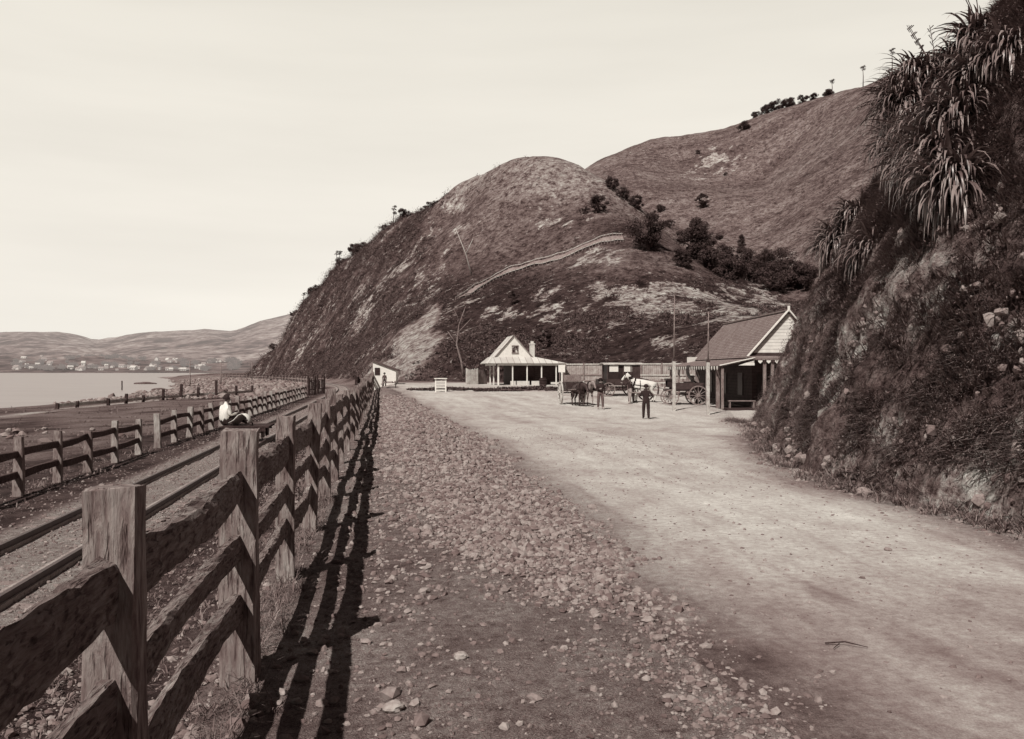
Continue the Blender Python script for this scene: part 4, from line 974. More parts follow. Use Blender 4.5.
for i, (px, y) in enumerate(spots):
    x = (px-CX)*y/F; z = float(far_z(np.array([x]), np.array([y]))[0]); k = random.randrange(4); hk = random.random() < .75
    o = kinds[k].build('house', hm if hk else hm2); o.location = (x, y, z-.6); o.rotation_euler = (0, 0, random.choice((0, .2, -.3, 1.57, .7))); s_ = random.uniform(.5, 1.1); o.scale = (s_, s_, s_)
    if y < 995: lab = 'small pale gabled house in the waterside row of the town across the harbour'; g_ = 'waterside houses across the harbour'
    else: lab = 'small pale gabled house standing up the slope behind the town across the harbour'; g_ = 'hillside houses across the harbour'
    tag(o, lab, 'house', g_)
for i in range(60):
    px = random.uniform(8, 240); y = random.uniform(930, 1100); x = (px-CX)*y/F; z = float(far_z(np.array([x]), np.array([y]))[0])
    if i == 0: C_ = rng.normal(0, 1.2, (14, 3))*np.array([1.6, 1, .7])+np.array([0, 0, 3]); V, Fc = leaves(C_, np.full(14, .8), np.full(14, 2.2), 30, .8); mt = haze_painted('far_foliage', .07, .4); base = np_mesh('tree', V, Fc, mt, smooth=False); o = base
    else: o = base.copy(); COL.objects.link(o)
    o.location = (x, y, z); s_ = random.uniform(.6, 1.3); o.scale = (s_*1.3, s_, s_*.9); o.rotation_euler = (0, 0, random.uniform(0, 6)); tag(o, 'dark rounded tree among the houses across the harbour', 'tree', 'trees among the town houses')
# white sail / beacon in the harbour
mb = MB(); mb.rough((0, 0, -1.5), (0, 0, 1.6), .16, .16, 3, .05); p = at(122, 391, 150); o = mb.build('mooring_post', M['darkwood']); o.location = (p.x, p.y, SEA); tag(o, 'thin dark mooring post rising from the harbour water', 'mooring post')

# ------------------------------------------------------------------ hill track
pth = [(458, 301), (475, 291), (497, 278), (520, 270), (545, 264), (568, 256), (590, 247), (606, 242), (628, 241)]
W_ = [on_hill(px, py) for px, py in pth]; W_ = [w for w in W_ if w]
cs = []
for a, b in zip(W_[:-1], W_[1:]):
    for k in range(12): cs.append(a.lerp(b, k/12))
C_ = np.array([(p.x, p.y) for p in cs])
C_ = np.stack([np.convolve(np.r_[[C_[0, i]]*6, C_[:, i], [C_[-1, i]]*6], np.ones(13)/13, 'valid') for i in (0, 1)], 1)
def drape(name, o0, o1, mat, dz):
    T = np.gradient(C_, axis=0); T /= np.linalg.norm(T, axis=1)[:, None]; N = np.stack([T[:, 1], -T[:, 0]], 1)
    V = []
    for o_ in np.linspace(o0, o1, 3): q = C_+N*o_; V.append(np.stack([q[:, 0], q[:, 1], hill_z(q[:, 0], q[:, 1])+dz], 1))
    V = np.stack(V, 1).reshape(-1, 3); return np_mesh(name, V, gridfaces(3, len(C_)), mat)
trm = simple('trodden_clay', .12, .26, 1.2, .3, .1)
o = drape('hill_track', -.7, .7, trm, .3); o['kind'] = 'structure'
fn = empty('hill_fence', (0, 0, 0)); tag(fn, 'thin pale fence lines edging the track that climbs the hill', 'fence')
T = np.gradient(C_, axis=0); T /= np.linalg.norm(T, axis=1)[:, None]; N = np.stack([T[:, 1], -T[:, 0]], 1)
for s_ in (-1, 1):
    Q = C_+N*1.15*s_; zz = hill_z(Q[:, 0], Q[:, 1]); mb = MB(); mp_ = MB()
    for k in range(len(Q)-1): mb.beam((*Q[k], zz[k]+.5), (*Q[k+1], zz[k+1]+.5), .06, .14)
    for k in range(0, len(Q), 2): mp_ = MB(); mp_.box((*Q[k], zz[k]+.2), (.1, .1, .9)); mp_.build('post', M['plank'], fn)
    mb.build('rail', M['pale'], fn)

# ------------------------------------------------------------------ hut
def hut():
    d = 84; p0 = at(373, 383, d); g = .9
    w, l, hl, hr = 2.25, 3.4, 2.35, 1.45
    r = empty('hut', (p0.x, p0.y, g-.05), R(4)); tag(r, 'small white lean-to hut with one window at the end of the road fence', 'hut')
    mb = MB(); P = [(0, 0), (w, 0), (w, l), (0, l)]; top = [hl, hr, hr, hl]
    vs = [(x, y, -.5) for x, y in P]+[(x, y, t_) for (x, y), t_ in zip(P, top)]
    mb.add(vs, [(0, 1, 5, 4), (1, 2, 6, 5), (2, 3, 7, 6), (3, 0, 4, 7), (4, 5, 6, 7)]); mb.build('wall', M['white'], r)
    mb = MB(); mb.slab([(-.15, -.15, hl+.14), (w+.18, -.15, hr+.06), (w+.18, l+.15, hr+.06), (-.15, l+.15, hl+.14)], .09); mb.build('roof', M['shingle'], r)
    mb = MB(); x0, z0 = .18, 1.02
    for a in ((x0, z0, x0+.5, z0+.06), (x0, z0+.64, x0+.5, z0+.7), (x0, z0, x0+.06, z0+.7), (x0+.44, z0, x0+.5, z0+.7), (x0+.22, z0, x0+.27, z0+.7), (x0, z0+.32, x0+.5, z0+.37)):
        mb.box(((a[0]+a[2])/2, -.03, (a[1]+a[3])/2), (a[2]-a[0], .05, a[3]-a[1]))
    wdw = mb.build('window', M['darkwood'], r); mb = MB(); mb.box((x0+.25, -.012, z0+.35), (.46, .02, .66)); mb.build('pane', M['glass'], wdw)
hut()
# ------------------------------------------------------------------ cottage
def cottage():
    r = empty('cottage', (at(498, 384, 79).x, 79, .82), R(10)); tag(r, 'white gabled cottage with a verandah and one attic window under the hill', 'cottage')
    # local x right along the front, y to the back, verandah front-left corner post at origin
    W_, D_, vd = 6.1, 6.4, 1.5
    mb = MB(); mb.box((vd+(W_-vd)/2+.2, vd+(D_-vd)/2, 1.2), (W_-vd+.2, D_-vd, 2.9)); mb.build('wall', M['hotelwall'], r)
    # steep gable block
    gx0, gx1, gy0, gy1, ez, az = 1.0, 4.4, .95, 5.6, 2.72, 4.55; cx = 1.65; az = 4.8
    gx0, gx1 = cx-2.0, cx+2.0; gy1 = 4.4
    mb = MB(); mb.poly([(gx0+.1, gy0, ez-.2), (gx1-.1, gy0, ez-.2), (cx, gy0, az-.08)]); mb.build('gable', M['white'], r); mb = MB(); mb.poly([(gx1-.1, gy1, ez-.2), (gx0+.1, gy1, ez-.2), (cx, gy1, az-.08)]); mb.build('gable', M['white'], r)
    for s_, x_ in ((-1, gx0), (1, gx1)):
        mb = MB(); q = [(x_, gy0-.07, ez-.15), (x_, gy1+.15, ez-.15), (cx, gy1+.15, az), (cx, gy0-.07, az)]
        mb.slab(q if s_ > 0 else q[::-1], .08); o = mb.build('roof', M['shinglepale'], r); set_uv_world(o)
    mb = MB()
    for x_ in (gx0, gx1): mb.beam((x_, gy0-.1, ez-.17), (cx, gy0-.1, az+.03), .05, .07, up=(0, 1, 0))
    mb.build('bargeboard', M['plank'], r)
    # skirt (verandah) roof, hipped on all sides
    ex0, ex1, ey0, ey1, lz, hz_ = -.75, W_+.35, -.45, D_+.3, 2.18, 2.78
    ix0, ix1, iy0, iy1 = gx0+.05, gx1+.05, gy0+.02, gy1
    mb = MB(); O = [(ex0, ey0), (ex1, ey0), (ex1, ey1), (ex0, ey1)]; I = [(ix0, iy0), (ix1, iy0), (ix1, iy1), (ix0, iy1)]
    for k in range(4):
        a, b = O[k], O[(k+1) % 4]; c, d = I[(k+1) % 4], I[k]; mb.slab([(*a, lz), (*b, lz), (*c, hz_), (*d, hz_)], .07)
    o = mb.build('verandah_roof', M['shinglepale'], r); set_uv_world(o)
    mb = MB(); mb.box(((ex0+ex1)/2+.35, ey0+.2, lz-.13), (ex1-ex0-.9, .08, .2)); mb.box((ex0+.5, (ey0+ey1)/2, lz-.13), (.08, ey1-ey0-.6, .2)); mb.build('fascia', M['white'], r)
    for x_ in (0, 1.35, 2.72, 4.1, 5.5): 
        mb = MB(); mb.box((x_+.0, -.15, 1.0), (.15 if x_ == 0 else .1, .11, 2.2)); mb.build('verandah_post', M['white'], r)
    for y_ in (2.3, 4.6): mb = MB(); mb.box((-.05, y_, 1.0), (.1, .1, 2.2)); mb.build('verandah_post', M['white'], r)
    mb = MB(); mb.box((W_-.05, -.15, 1.0), (.14, .12, 2.2)); mb.build('verandah_post', M['white'], r)
    for a, b in ((1.15, 1.65), (1.75, 2.95), (3.15, 4.35), (5.0, 5.9)):
        mb = MB(); mb.box(((a+b)/2, -.12, .30), (b-a, .06, .42 if a < 4.5 else .2)); mb.build('balustrade_panel', M['cream'], r)
    mb = MB(); mb.box((W_/2, D_/2-.1, -.02), (W_+.5, D_+.2, .18)); mb.build('floor', M['plank'], r)
    mb = MB()
    for a in ((2.18, 2.78, 3.1, 3.18), (2.18, 2.78, 3.78, 3.86)): mb.box((1.78, gy0-.04, (a[2]+a[3])/2), (.66, .07, .08))
    for x_ in (1.5, 1.78, 2.06): mb.box((x_, gy0-.035, 3.48), (.05, .05, .72))
    mb.box((1.78, gy0-.035, 3.5), (.55, .05, .045))
    w_ = mb.build('window', M['plank'], r); mb = MB(); mb.box((1.78, gy0-.012, 3.48), (.56, .02, .66)); mb.build('pane', M['glass'], w_)
    mb = MB(); mb.poly([(1.8, gy0-.026, 3.16), (2.05, gy0-.026, 3.16), (1.85, gy0-.026, 3.62)]); mb.poly([(1.52, gy0-.026, 3.55), (1.76, gy0-.026, 3.8), (1.52, gy0-.026, 3.8)]); mb.build('curtain', M['cream'], w_)
    mb = MB(); mb.box((3.75, 2.6, 3.1), (.42, .5, 2.0)); mb.box((3.75, 2.6, 4.05), (.5, .58, .12)); mb.box((3.75, 2.6, 4.2), (.26, .3, .24)); ch = mb.build('chimney', M['brick'], r)
    mb = MB(); mb.box((3.4, vd-.04, 1.0), (.8, .06, 1.9)); mb.build('door', M['darkwood'], r)
    for x_ in (2.2, 4.9): mb = MB(); mb.box((x_, vd-.05, 1.25), (.8, .06, 1.1)); mb.build('window', M['glass'], r)
    return r
cot = cottage()
# palings left of the cottage
a = at(467, 384, 84); b = at(478, 384, 84.5); a.z = gz(a.x, a.y); b.z = gz(b.x, b.y); paling_panel('paling_fence', a, b, 1.5, 1.5, 9, M['pale'], 'bleached upright paling fence at the left side of the cottage', 'fence', gap=.06)
a = at(478.6, 384, 85); b = at(487, 384, 86); a.z = gz(a.x, a.y); b.z = gz(b.x, b.y); paling_panel('paling_fence', a, b, 1.45, 1.4, 7, M['plank'], 'grey upright paling fence tucked between the bleached palings and the verandah', 'fence', gap=.06)
# white slatted gate end by the road
d = 67; g0 = at(435, 393, d); r = empty('slatted_gate', (g0.x, g0.y, gz(g0.x, g0.y))); tag(r, 'short white slatted gate standing at the roadside before the cottage', 'gate')
for x_ in (.05, .85): mb = MB(); mb.box((x_, 0, .45), (.1, .1, 1.2)); mb.build('post', M['white'], r)
for z_ in (.15, .38, .61, .84): mb = MB(); mb.box((.45, -.03, z_), (.7, .04, .13)); mb.build('slat', M['cream'], r)
mb = MB(); mb.box((.45, .0, 1.08), (1.0, .3, .07)); mb.build('cap', M['white'], r)
# barrel and box by the verandah
p = at(543, 388, 75); mb = MB()
for i in range(6):
    t_ = i/6; t2 = (i+1)/6; f_ = lambda q: .27+.07*math.sin(q*math.pi); mb.cyl((0, 0, t_*.8), (0, 0, t2*.8), f_(t_), f_(t2), 14)
r = empty('barrel', (p.x, p.y, gz(p.x, p.y))); tag(r, 'wooden barrel standing on the turf in front of the cottage', 'barrel'); mb.build('staves', M['darkwood'], r, True)
for z_ in (.14, .62): mb = MB(); mb.cyl((0, 0, z_), (0, 0, z_+.05), .345-.02*abs(z_-.4), None, 16); mb.build('hoop', M['iron'], r)
p = at(559, 376, 78); r = empty('notice_board', (p.x, p.y, gz(p.x, p.y))); tag(r, 'small square white notice board at the right end of the verandah', 'notice board')
mb = MB(); mb.box((.25, 0, 1.55), (.62, .05, .68)); mb.build('board', M['white'], r); mb = MB(); [(mb.box((x_, .05, .8), (.07, .07, 1.6)), mb.build('post', M['plank'], r), setattr(mb, 'v', []), setattr(mb, 'f', []), setattr(mb, 'mi', [])) for x_ in (.05, .45)]
# long paling fence behind the coaches
r = empty('paling_fence', (at(566, 370, 81).x, 81, .9)); tag(r, 'long grey close-boarded fence running behind the coaches to the shingled building', 'fence')
A = Vector((0, 0, 0)); B = at(705, 370, 73); B = Vector((B.x, 73, .9))-Vector(r.location)
mb = MB(); n = 120; dd = B-A; nr = Vector((dd.y, -dd.x, 0)).normalized()
for i in range(n):
    c = A+dd*((i+.5)/n); h = 1.95+random.uniform(-.07, .06)-.0*i; mb.beam(c+Vector((0, 0, -.3)), c+Vector((0, 0, h)), dd.length/n*.9, .03*random.uniform(.6, 1.6), up=nr)
mb.build('palings', M['greyboard'], r)
for zz in (.45, 1.0, 2.0): mb = MB(); mb.beam(A+nr*.05+Vector((0, 0, zz)), B+nr*.05+Vector((0, 0, zz)), .07, .11); mb.build('rail', M['pale'] if zz > 1.5 else M['plank'], r)
for i in range(8): c = A+dd*(i/7)+nr*.1; mb = MB(); mb.box((c.x, c.y, .95), (.13, .13, 2.3)); mb.build('post', M['plank'], r)
# low rail fence nearer the coaches
r = empty('rail_fence', (at(640, 370, 72).x, 72, gz(10, 72))); tag(r, 'low pale rail fence directly behind the coaches', 'fence')
for i in range(5): mb = MB(); mb.box((i*2.1, 0, .6), (.12, .12, 1.3)); mb.build('post', M['plank'], r)
for z_ in (.5, .9, 1.15): mb = MB(); mb.box((4.2, -.08, z_), (8.6, .05, .12)); mb.build('rail', M['pale'], r)
# ------------------------------------------------------------------ shingled building on the right
def hotel():
    X0, XR, X1, Y0, Y1_ = 14.4, 16.55, 18.7, 51.0, 66.0
    r = empty('roadside_building', (12.2, 49, 0)); O = Vector((12.2, 49, 0)); tag(r, 'shingled gabled building with a dark post verandah, half hidden by the bank', 'building')
    def L_(x, y, z): return (x-O.x, y-O.y, z)
    ez, rz_, vz, vx = 3.45, 5.92, 2.62, 12.25
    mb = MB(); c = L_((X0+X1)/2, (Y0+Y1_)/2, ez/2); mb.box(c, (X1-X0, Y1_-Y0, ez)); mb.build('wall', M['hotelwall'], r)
    mb = MB(); mb.poly([L_(X0, Y0-.01, ez-.05), L_(X1, Y0-.01, ez-.05), L_(XR, Y0-.01, rz_-.1)]); mb.build('gable', M['weatherboard'], r); mb = MB(); mb.poly([L_(X1, Y1_, ez), L_(X0, Y1_, ez), L_(XR, Y1_, rz_-.1)]); mb.build('gable', M['weatherboard'], r)
    mb = MB(); mb.slab([L_(X0-.35, Y1_+.3, ez-.32), L_(X0-.35, Y0-.10, ez-.32), L_(XR, Y0-.10, rz_), L_(XR, Y1_+.3, rz_)], .1); o = mb.build('roof', M['shingle'], r); set_uv_world(o)
    mb = MB(); mb.slab([L_(X1+.3, Y0-.10, ez-.32), L_(X1+.3, Y1_+.3, ez-.32), L_(XR, Y1_+.3, rz_), L_(XR, Y0-.10, rz_)], .1); o = mb.build('roof', M['shingle'], r); set_uv_world(o)
    mb = MB(); mb.beam(L_(XR, Y0-.14, rz_+.04), L_(XR, Y1_+.35, rz_+.04), .2, .09); mb.build('ridge_cap', M['plank'], r)
    for x_ in (X0-.38, X1+.33): mb = MB(); mb.beam(L_(x_, Y0-.14, ez-.34), L_(XR, Y0-.14, rz_+.05), .07, .22, up=(0, 1, 0)); mb.build('bargeboard', M['white'], r)
    mb = MB(); mb.box(L_(XR, Y0-.17, rz_+.12), (.12, .12, .34)); mb.build('finial', M['white'], r)
    # side verandah, shallower pitch
    mb = MB(); mb.slab([L_(vx-.15, Y1_+.2, vz), L_(vx-.15, Y0-1.6, vz), L_(X0-.33, Y0-1.6, ez-.40), L_(X0-.33, Y1_+.2, ez-.40)], .07); o = mb.build('verandah_roof', M['shingle'], r); set_uv_world(o)
    mb = MB(); mb.beam(L_(vx-.2, Y0-1.63, vz+.02), L_(X0-.3, Y0-1.63, ez-.36), .05, .16, up=(0, 1, 0)); mb.build('bargeboard', M['white'], r)
    mb = MB(); mb.poly([L_(vx+.9, Y0-1.6, vz+.02), L_(X0-.3, Y0-1.6, vz+.02), L_(X0-.3, Y0-1.6, ez-.5)]); mb.build('verandah_gable', M['weatherboard'], r)
    # scalloped valance
    def valance(p, q, n, nm='valance'):
        mb = MB(); p = Vector(p); q = Vector(q); d = (q-p)/n
        for i in range(n):
            a = p+d*i; b = a+d; m = (a+b)/2
            mb.slab([a, b, b+Vector((0, 0, -.13)), m+Vector((0, 0, -.24)), a+Vector((0, 0, -.13))], .025, 0 if i % 2 == 0 else 1)
        mb.build(nm, [M['white'], M['darkwood']], r)
    valance(L_(vx-.18, Y1_+.1, vz-.02), L_(vx-.18, Y0-1.6, vz-.02), 48)
    valance(L_(X0-.3, Y0-2.3, 2.98), L_(X1+.2, Y0-2.3, 2.98), 20)
    mb = MB(); mb.slab([L_(X0-.4, Y0-2.35, 3.02), L_(X1+.3, Y0-2.35, 3.02), L_(X1+.3, Y0, 3.22), L_(X0-.4, Y0, 3.22)], .08); o = mb.build('verandah_roof', M['shingle'], r); set_uv_world(o)
    y = Y0-1.5
    for y, w in zip((49.5, 50.6, 53.4, 56.2, 59.3, 62.4, 65.6), (.14, .2, .16, .24, .16, .16, .16)):
        mb = MB(); mb.box(L_(vx, y, vz/2-.1), (w, w*.8, vz)); mb.build('verandah_post', M['plank'], r)
    for x_ in (X0+.1, X0+.55, 16.6, 18.4): mb = MB(); mb.box(L_(x_, Y0-2.2, 1.4), (.16, .14, 3.05)); mb.build('verandah_post', M['plank'], r)
    for y in (53.5, 57.5, 61.5): mb = MB(); mb.box(L_(X0-.03, y, 1.5), (.05, 1.1, 1.4)); mb.build('window', M['glass'], r)
    mb = MB(); mb.box(L_(15.2, Y0-.04, 1.05), (1.0, .06, 2.1)); mb.build('door', M['black'], r)
    mb = MB(); mb.box(L_(13.3, 57.4, .05), (2.1, 17, .14)); mb.box(L_(15.4, 49.7, .04), (2.2, 2.2, .12)); mb.build('verandah_floor', M['darkwood'], r)  # dark timber stands in for the verandah's shade on the floor
    mb = MB(); 
    for z_ in (4.15, 4.75): mb.box(L_(17.1, Y0-.05, z_), (.66, .07, .07))
    for x_ in (16.8, 17.4): mb.box(L_(x_, Y0-.05, 4.45), (.07, .07, .6))
    w_ = mb.build('window', M['plank'], r); mb = MB(); mb.box(L_(17.1, Y0-.025, 4.45), (.56, .02, .56)); mb.build('pane', M['glass'], w_)
    # small white hipped box at the far eave
    mb = MB(); mb.box(L_(13.9, 65.3, 3.05), (.9, .08, .6)); mb.build('sign_board', M['cream'], r)
    mb = MB(); mb.box(L_(21.5, 60, 6.3), (.5, .5, 3.2)); mb.box(L_(21.5, 60, 7.95), (.62, .62, .15)); mb.build('chimney', M['brick'], r)
hotel()
# benches in the verandah shade
r = empty('bench', (13.1, 50.4, .12)); tag(r, 'low dark bench in the shade at the verandah corner', 'bench')
mb = MB(); mb.box((.5, 0, .42), (1.6, .35, .06)); mb.build('seat', M['plank'], r)
for x_ in (-.2, 1.2): mb = MB(); mb.box((x_, 0, .2), (.07, .3, .4)); mb.build('leg', M['plank'], r)
# tall slim poles with thick pale feet
for px, pyb, ytop, ymid, lab in ((674, 412, 296, 362, 'tall slim pole with a thick pale foot, left of the verandah'), (708, 415, 312, 362, 'tall slim pole with a thick pale foot, in front of the verandah corner')):
    d = EYE*F/(pyb-CY); p = at(px, pyb, d); g = gz(p.x, p.y); r = empty('flagpole', (p.x, p.y, g)); tag(r, lab, 'pole')
    zm = EYE-(ymid-CY)*d/F; zt = EYE-(ytop-CY)*d/F; mb = MB(); mb.rough((0, 0, -.3), (0, 0, zm), .17, .17, 5, .04); mb.build('foot_post', M['pale'], r)
    mb = MB(); mb.cyl((0, 0, zm-.3), (.03, 0, zt), .05, .025, 8); mb.build('pole', M['plank'], r, True)
    mb = MB(); mb.beam((-.01, 0, zm-.02), (.01, 0, zm+.12), .2, .2); mb.build('collar', M['iron'], r)

# ------------------------------------------------------------------ skinned figures
def skin(name, J, E, mats, emat, sub=2, parent=None, root=None):
    """J {name:(pos,r)}, E list of (a,b); emat {edge index: material slot}"""
    keys = list(J); me = bpy.data.meshes.new('tmp'); me.from_pydata([tuple(J[k][0]) for k in keys], [(keys.index(a), keys.index(b)) for a, b in E], [])
    o = bpy.data.objects.new('tmp', me); COL.objects.link(o)
    o.modifiers.new('s', 'SKIN'); sk = me.skin_vertices[0].data if me.skin_vertices else None
    if sk is None:
        bm = bmesh.new(); bm.from_mesh(me); bm.verts.layers.skin.verify(); bm.to_mesh(me); bm.free(); sk = me.skin_vertices[0].data
    for i, k in enumerate(keys):
        r_ = J[k][1]; sk[i].radius = (r_, r_) if not isinstance(r_, tuple) else r_; sk[i].use_root = (k == (root or keys[0]))
    m = o.modifiers.new('u', 'SUBSURF'); m.levels = sub; m.render_levels = sub
    dg = bpy.context.evaluated_depsgraph_get(); nm = bpy.data.meshes.new_from_object(o.evaluated_get(dg)); bpy.data.objects.remove(o)
    for mt in mats: nm.materials.append(mt)
    segs = [(np.array(J[a][0], float), np.array(J[b][0], float)) for a, b in E]; sl = np.array([emat.get(i, 0) if isinstance(emat, dict) else emat[i] for i in range(len(E))])
    n = len(nm.polygons); cc = np.empty(n*3); nm.polygons.foreach_get('center', cc); cc = cc.reshape(-1, 3); D = []
    for a, b in segs:
        ab = b-a; t_ = np.clip(((cc-a)@ab)/(ab@ab+1e-9), 0, 1); D.append(np.linalg.norm(cc-(a+t_[:, None]*ab), axis=1))
    nm.polygons.foreach_set('material_index', sl[np.argmin(np.array(D), 0)].astype(np.int32)); nm.polygons.foreach_set('use_smooth', [True]*n); nm.update()
    ob = bpy.data.objects.new(name, nm); COL.objects.link(ob)
    if parent: ob.parent = parent
    return ob
def cloth(name, lo, hi): return simple(name, lo, hi, 14, .2, .01)
CL = {'white': cloth('white_cotton', .62, .78), 'pale': cloth('pale_moleskin', .22, .34), 'dark': cloth('dark_wool', .015, .035), 'mid': cloth('grey_wool', .06, .12), 'boot': cloth('boot_leather', .012, .03)}
def person(loc, rz, H, J, top, bot, hat, label, shirt=None, hair=True):
    """J: joints in metres for a 1.75 m figure, facing -Y"""
    s = H/1.75
    V = {k: (Vector(p)*s, (r[0]*s, r[1]*s) if isinstance(r, tuple) else r*s) for k, (p, r) in J['j'].items()}
    E = list(J['e']); em = []
    V2 = dict(V); E2 = list(E)
    # hands: palm plus four fingers and a thumb
    for sd_, w_, h_ in (('L', 'wrL', 'haL'), ('R', 'wrR', 'haR')):
        pw, ph_ = V[w_][0], V[h_][0]; d = (ph_-pw).normalized(); side = d.cross(Vector((0, 1, .2))).normalized(); nr = d.cross(side)
        for f in range(4):
            k1, k2 = f'f{f}{sd_}', f'g{f}{sd_}'; off_ = side*(f-1.5)*.021*s; l_ = (.045, .055, .05, .038)[f]*s
            V2[k1] = (ph_+off_+d*l_*.6, .0095*s); V2[k2] = (ph_+off_+d*l_*1.2+nr*.012*s, .007*s); E2 += [(h_, k1), (k1, k2)]
        V2[f't{sd_}'] = (pw.lerp(ph_, .55)-side*.045*s+d*.02*s, .010*s); E2.append((w_, f't{sd_}'))
    def mat_of(e):
        a, b = e
        if a in ('neck', 'head') or b in ('head', 'crown', 'nose'): return 0
        if 'f' == a[0] and a[1].isdigit() or b[0] in 'fgt' and b != 'top' or b in ('haL', 'haR'): return 0
        if b in ('knL', 'knR', 'anL', 'anR') or (a, b) in (('pel', 'hiL'), ('pel', 'hiR')): return 2
        if b in ('toL', 'toR'): return 3
        return 1
    em = [mat_of(e) for e in E2]
    o = skin('person', V2, E2, [M['skin'], top, bot, CL['boot']], em, 2, root='pel')
    o.location = loc; o.rotation_euler = (0, 0, rz); tag(o, label, 'person')
    hd, cr_ = V['head'][0], V['crown'][0]; ax = (cr_-hd).normalized(); c = (hd+cr_)/2
    if hair:
        bm = bmesh.new(); bmesh.ops.create_uvsphere(bm, u_segments=16, v_segments=10, radius=.135*s)
        bmesh.ops.delete(bm, geom=[v for v in bm.verts if v.co.z < -.055*s or (v.co.y < -.045*s and v.co.z < .045*s)], context='VERTS')
        me = bpy.data.meshes.new('hair'); bm.to_mesh(me); bm.free(); me.materials.append(M['hair']); h = bpy.data.objects.new('hair', me); COL.objects.link(h); h.parent = o; h.location = c+Vector((0, .008, .03))*s
        me.polygons.foreach_set('use_smooth', [True]*len(me.polygons))
    if hat:
        mb = MB(); t_ = cr_+ax*.02*s; z = ax
        mb.cyl(t_-z*.015*s, t_, (.17 if hat == 'brim' else .115)*s, None, 16); mb.cyl(t_, t_+z*(.10 if hat == 'brim' else .05)*s, .10*s, .082*s, 16)
        if hat == 'cap': mb.box(t_+Vector((0, -.12, 0))*s, (.14*s, .09*s, .012*s))
        mb.build('hat', CL['dark'], o)
    mb = MB()
    for x_ in (-.032, .032): mb.cyl(c+Vector((x_, -.088, -.005))*s, c+Vector((x_, -.096, -.005))*s, .011*s, None, 8)
    mb.build('eyes', M['hair'], o)
    return o
def stand(armL='down', armR='down', stride=0.06):
    j = {'pel': ((0, 0, .95), (.135, .105)), 'bel': ((0, -.01, 1.10), (.135, .10)), 'che': ((0, 0, 1.30), (.18, .125)), 'nkb': ((0, .01, 1.45), (.09, .075)), 'neck': ((0, 0, 1.52), .055), 'head': ((0, -.015, 1.58), (.07, .08)), 'crown': ((0, -.012, 1.695), (.075, .088)), 'nose': ((0, -.105, 1.615), .013),
         'hiL': ((.10, 0, .90), .112), 'hiR': ((-.10, 0, .90), .112), 'knL': ((.12, -stride*.6, .50), .086), 'knR': ((-.12, stride*.2, .50), .086), 'anL': ((.13, -stride, .10), .066), 'anR': ((-.13, stride, .10), .066),
         'toL': ((.16, -stride-.15, .035), .034), 'toR': ((-.16, stride-.15, .035), .034),
         'shL': ((.18, 0, 1.40), .074), 'shR': ((-.18, 0, 1.40), .074)}
    for S_, sg, arm in (('L', 1, armL), ('R', -1, armR)):
        if arm == 'down': e_, w_, h_ = (.24*sg, .02, 1.12), (.25*sg, -.04, .87), (.25*sg, -.06, .80)
        elif arm == 'hip': e_, w_, h_ = (.36*sg, .08, 1.17), (.20*sg, -.04, 1.02), (.17*sg, -.07, .99)
        elif arm == 'reach': e_, w_, h_ = (.34*sg, -.12, 1.22), (.48*sg, -.28, 1.36), (.52*sg, -.33, 1.40)
        elif arm == 'chest': e_, w_, h_ = (.25*sg, -.04, 1.14), (.10*sg, -.22, 1.18), (.04*sg, -.24, 1.2)
        j['el'+S_] = (e_, .056); j['wr'+S_] = (w_, .032); j['ha'+S_] = (h_, (.04, .024))
    e = [('pel', 'bel'), ('bel', 'che'), ('che', 'nkb'), ('nkb', 'neck'), ('neck', 'head'), ('head', 'crown'), ('head', 'nose'), ('pel', 'hiL'), ('pel', 'hiR'), ('hiL', 'knL'), ('hiR', 'knR'), ('knL', 'anL'), ('knR', 'anR'), ('anL', 'toL'), ('anR', 'toR'), ('che', 'shL'), ('che', 'shR'), ('shL', 'elL'), ('shR', 'elR'), ('elL', 'wrL'), ('elR', 'wrR'), ('wrL', 'haL'), ('wrR', 'haR')]
    return {'j': j, 'e': e}
def gp(px, py, dd=None):
    d = dd or EYE*F/(py-CY); p = at(px, py, d); p.z = gz(p.x, p.y); return p
p = gp(600.5, 411); person(p, R(8), 1.78, stand('down', 'chest'), CL['dark'], CL['mid'], 'brim', 'man in a brimmed hat and grey trousers standing between the cart horses and the coach')
p = gp(630, 406.5); person(p, R(-60), 1.72, stand('reach', 'reach', .12), CL['dark'], CL['pale'], 'brim', 'man in a dark coat holding the head of the white horse')
p = gp(646, 419.5); person(p, R(172), 1.66, stand('hip', 'hip', .08), CL['dark'], CL['dark'], 'cap', 'man in dark clothes with hands on hips standing alone in the road')
p = gp(636, 406, 54.5); p.y += 2.2; person(p, R(10), 1.76, stand(), CL['mid'], CL['mid'], 'brim', 'man in a hat standing on the far side of the white horse')
p = gp(384.5, 385, 76); p.z = gz(p.x, p.y); person(p, R(20), 1.3, stand(), CL['mid'], CL['dark'], 'brim', 'small distant figure standing in front of the white hut')
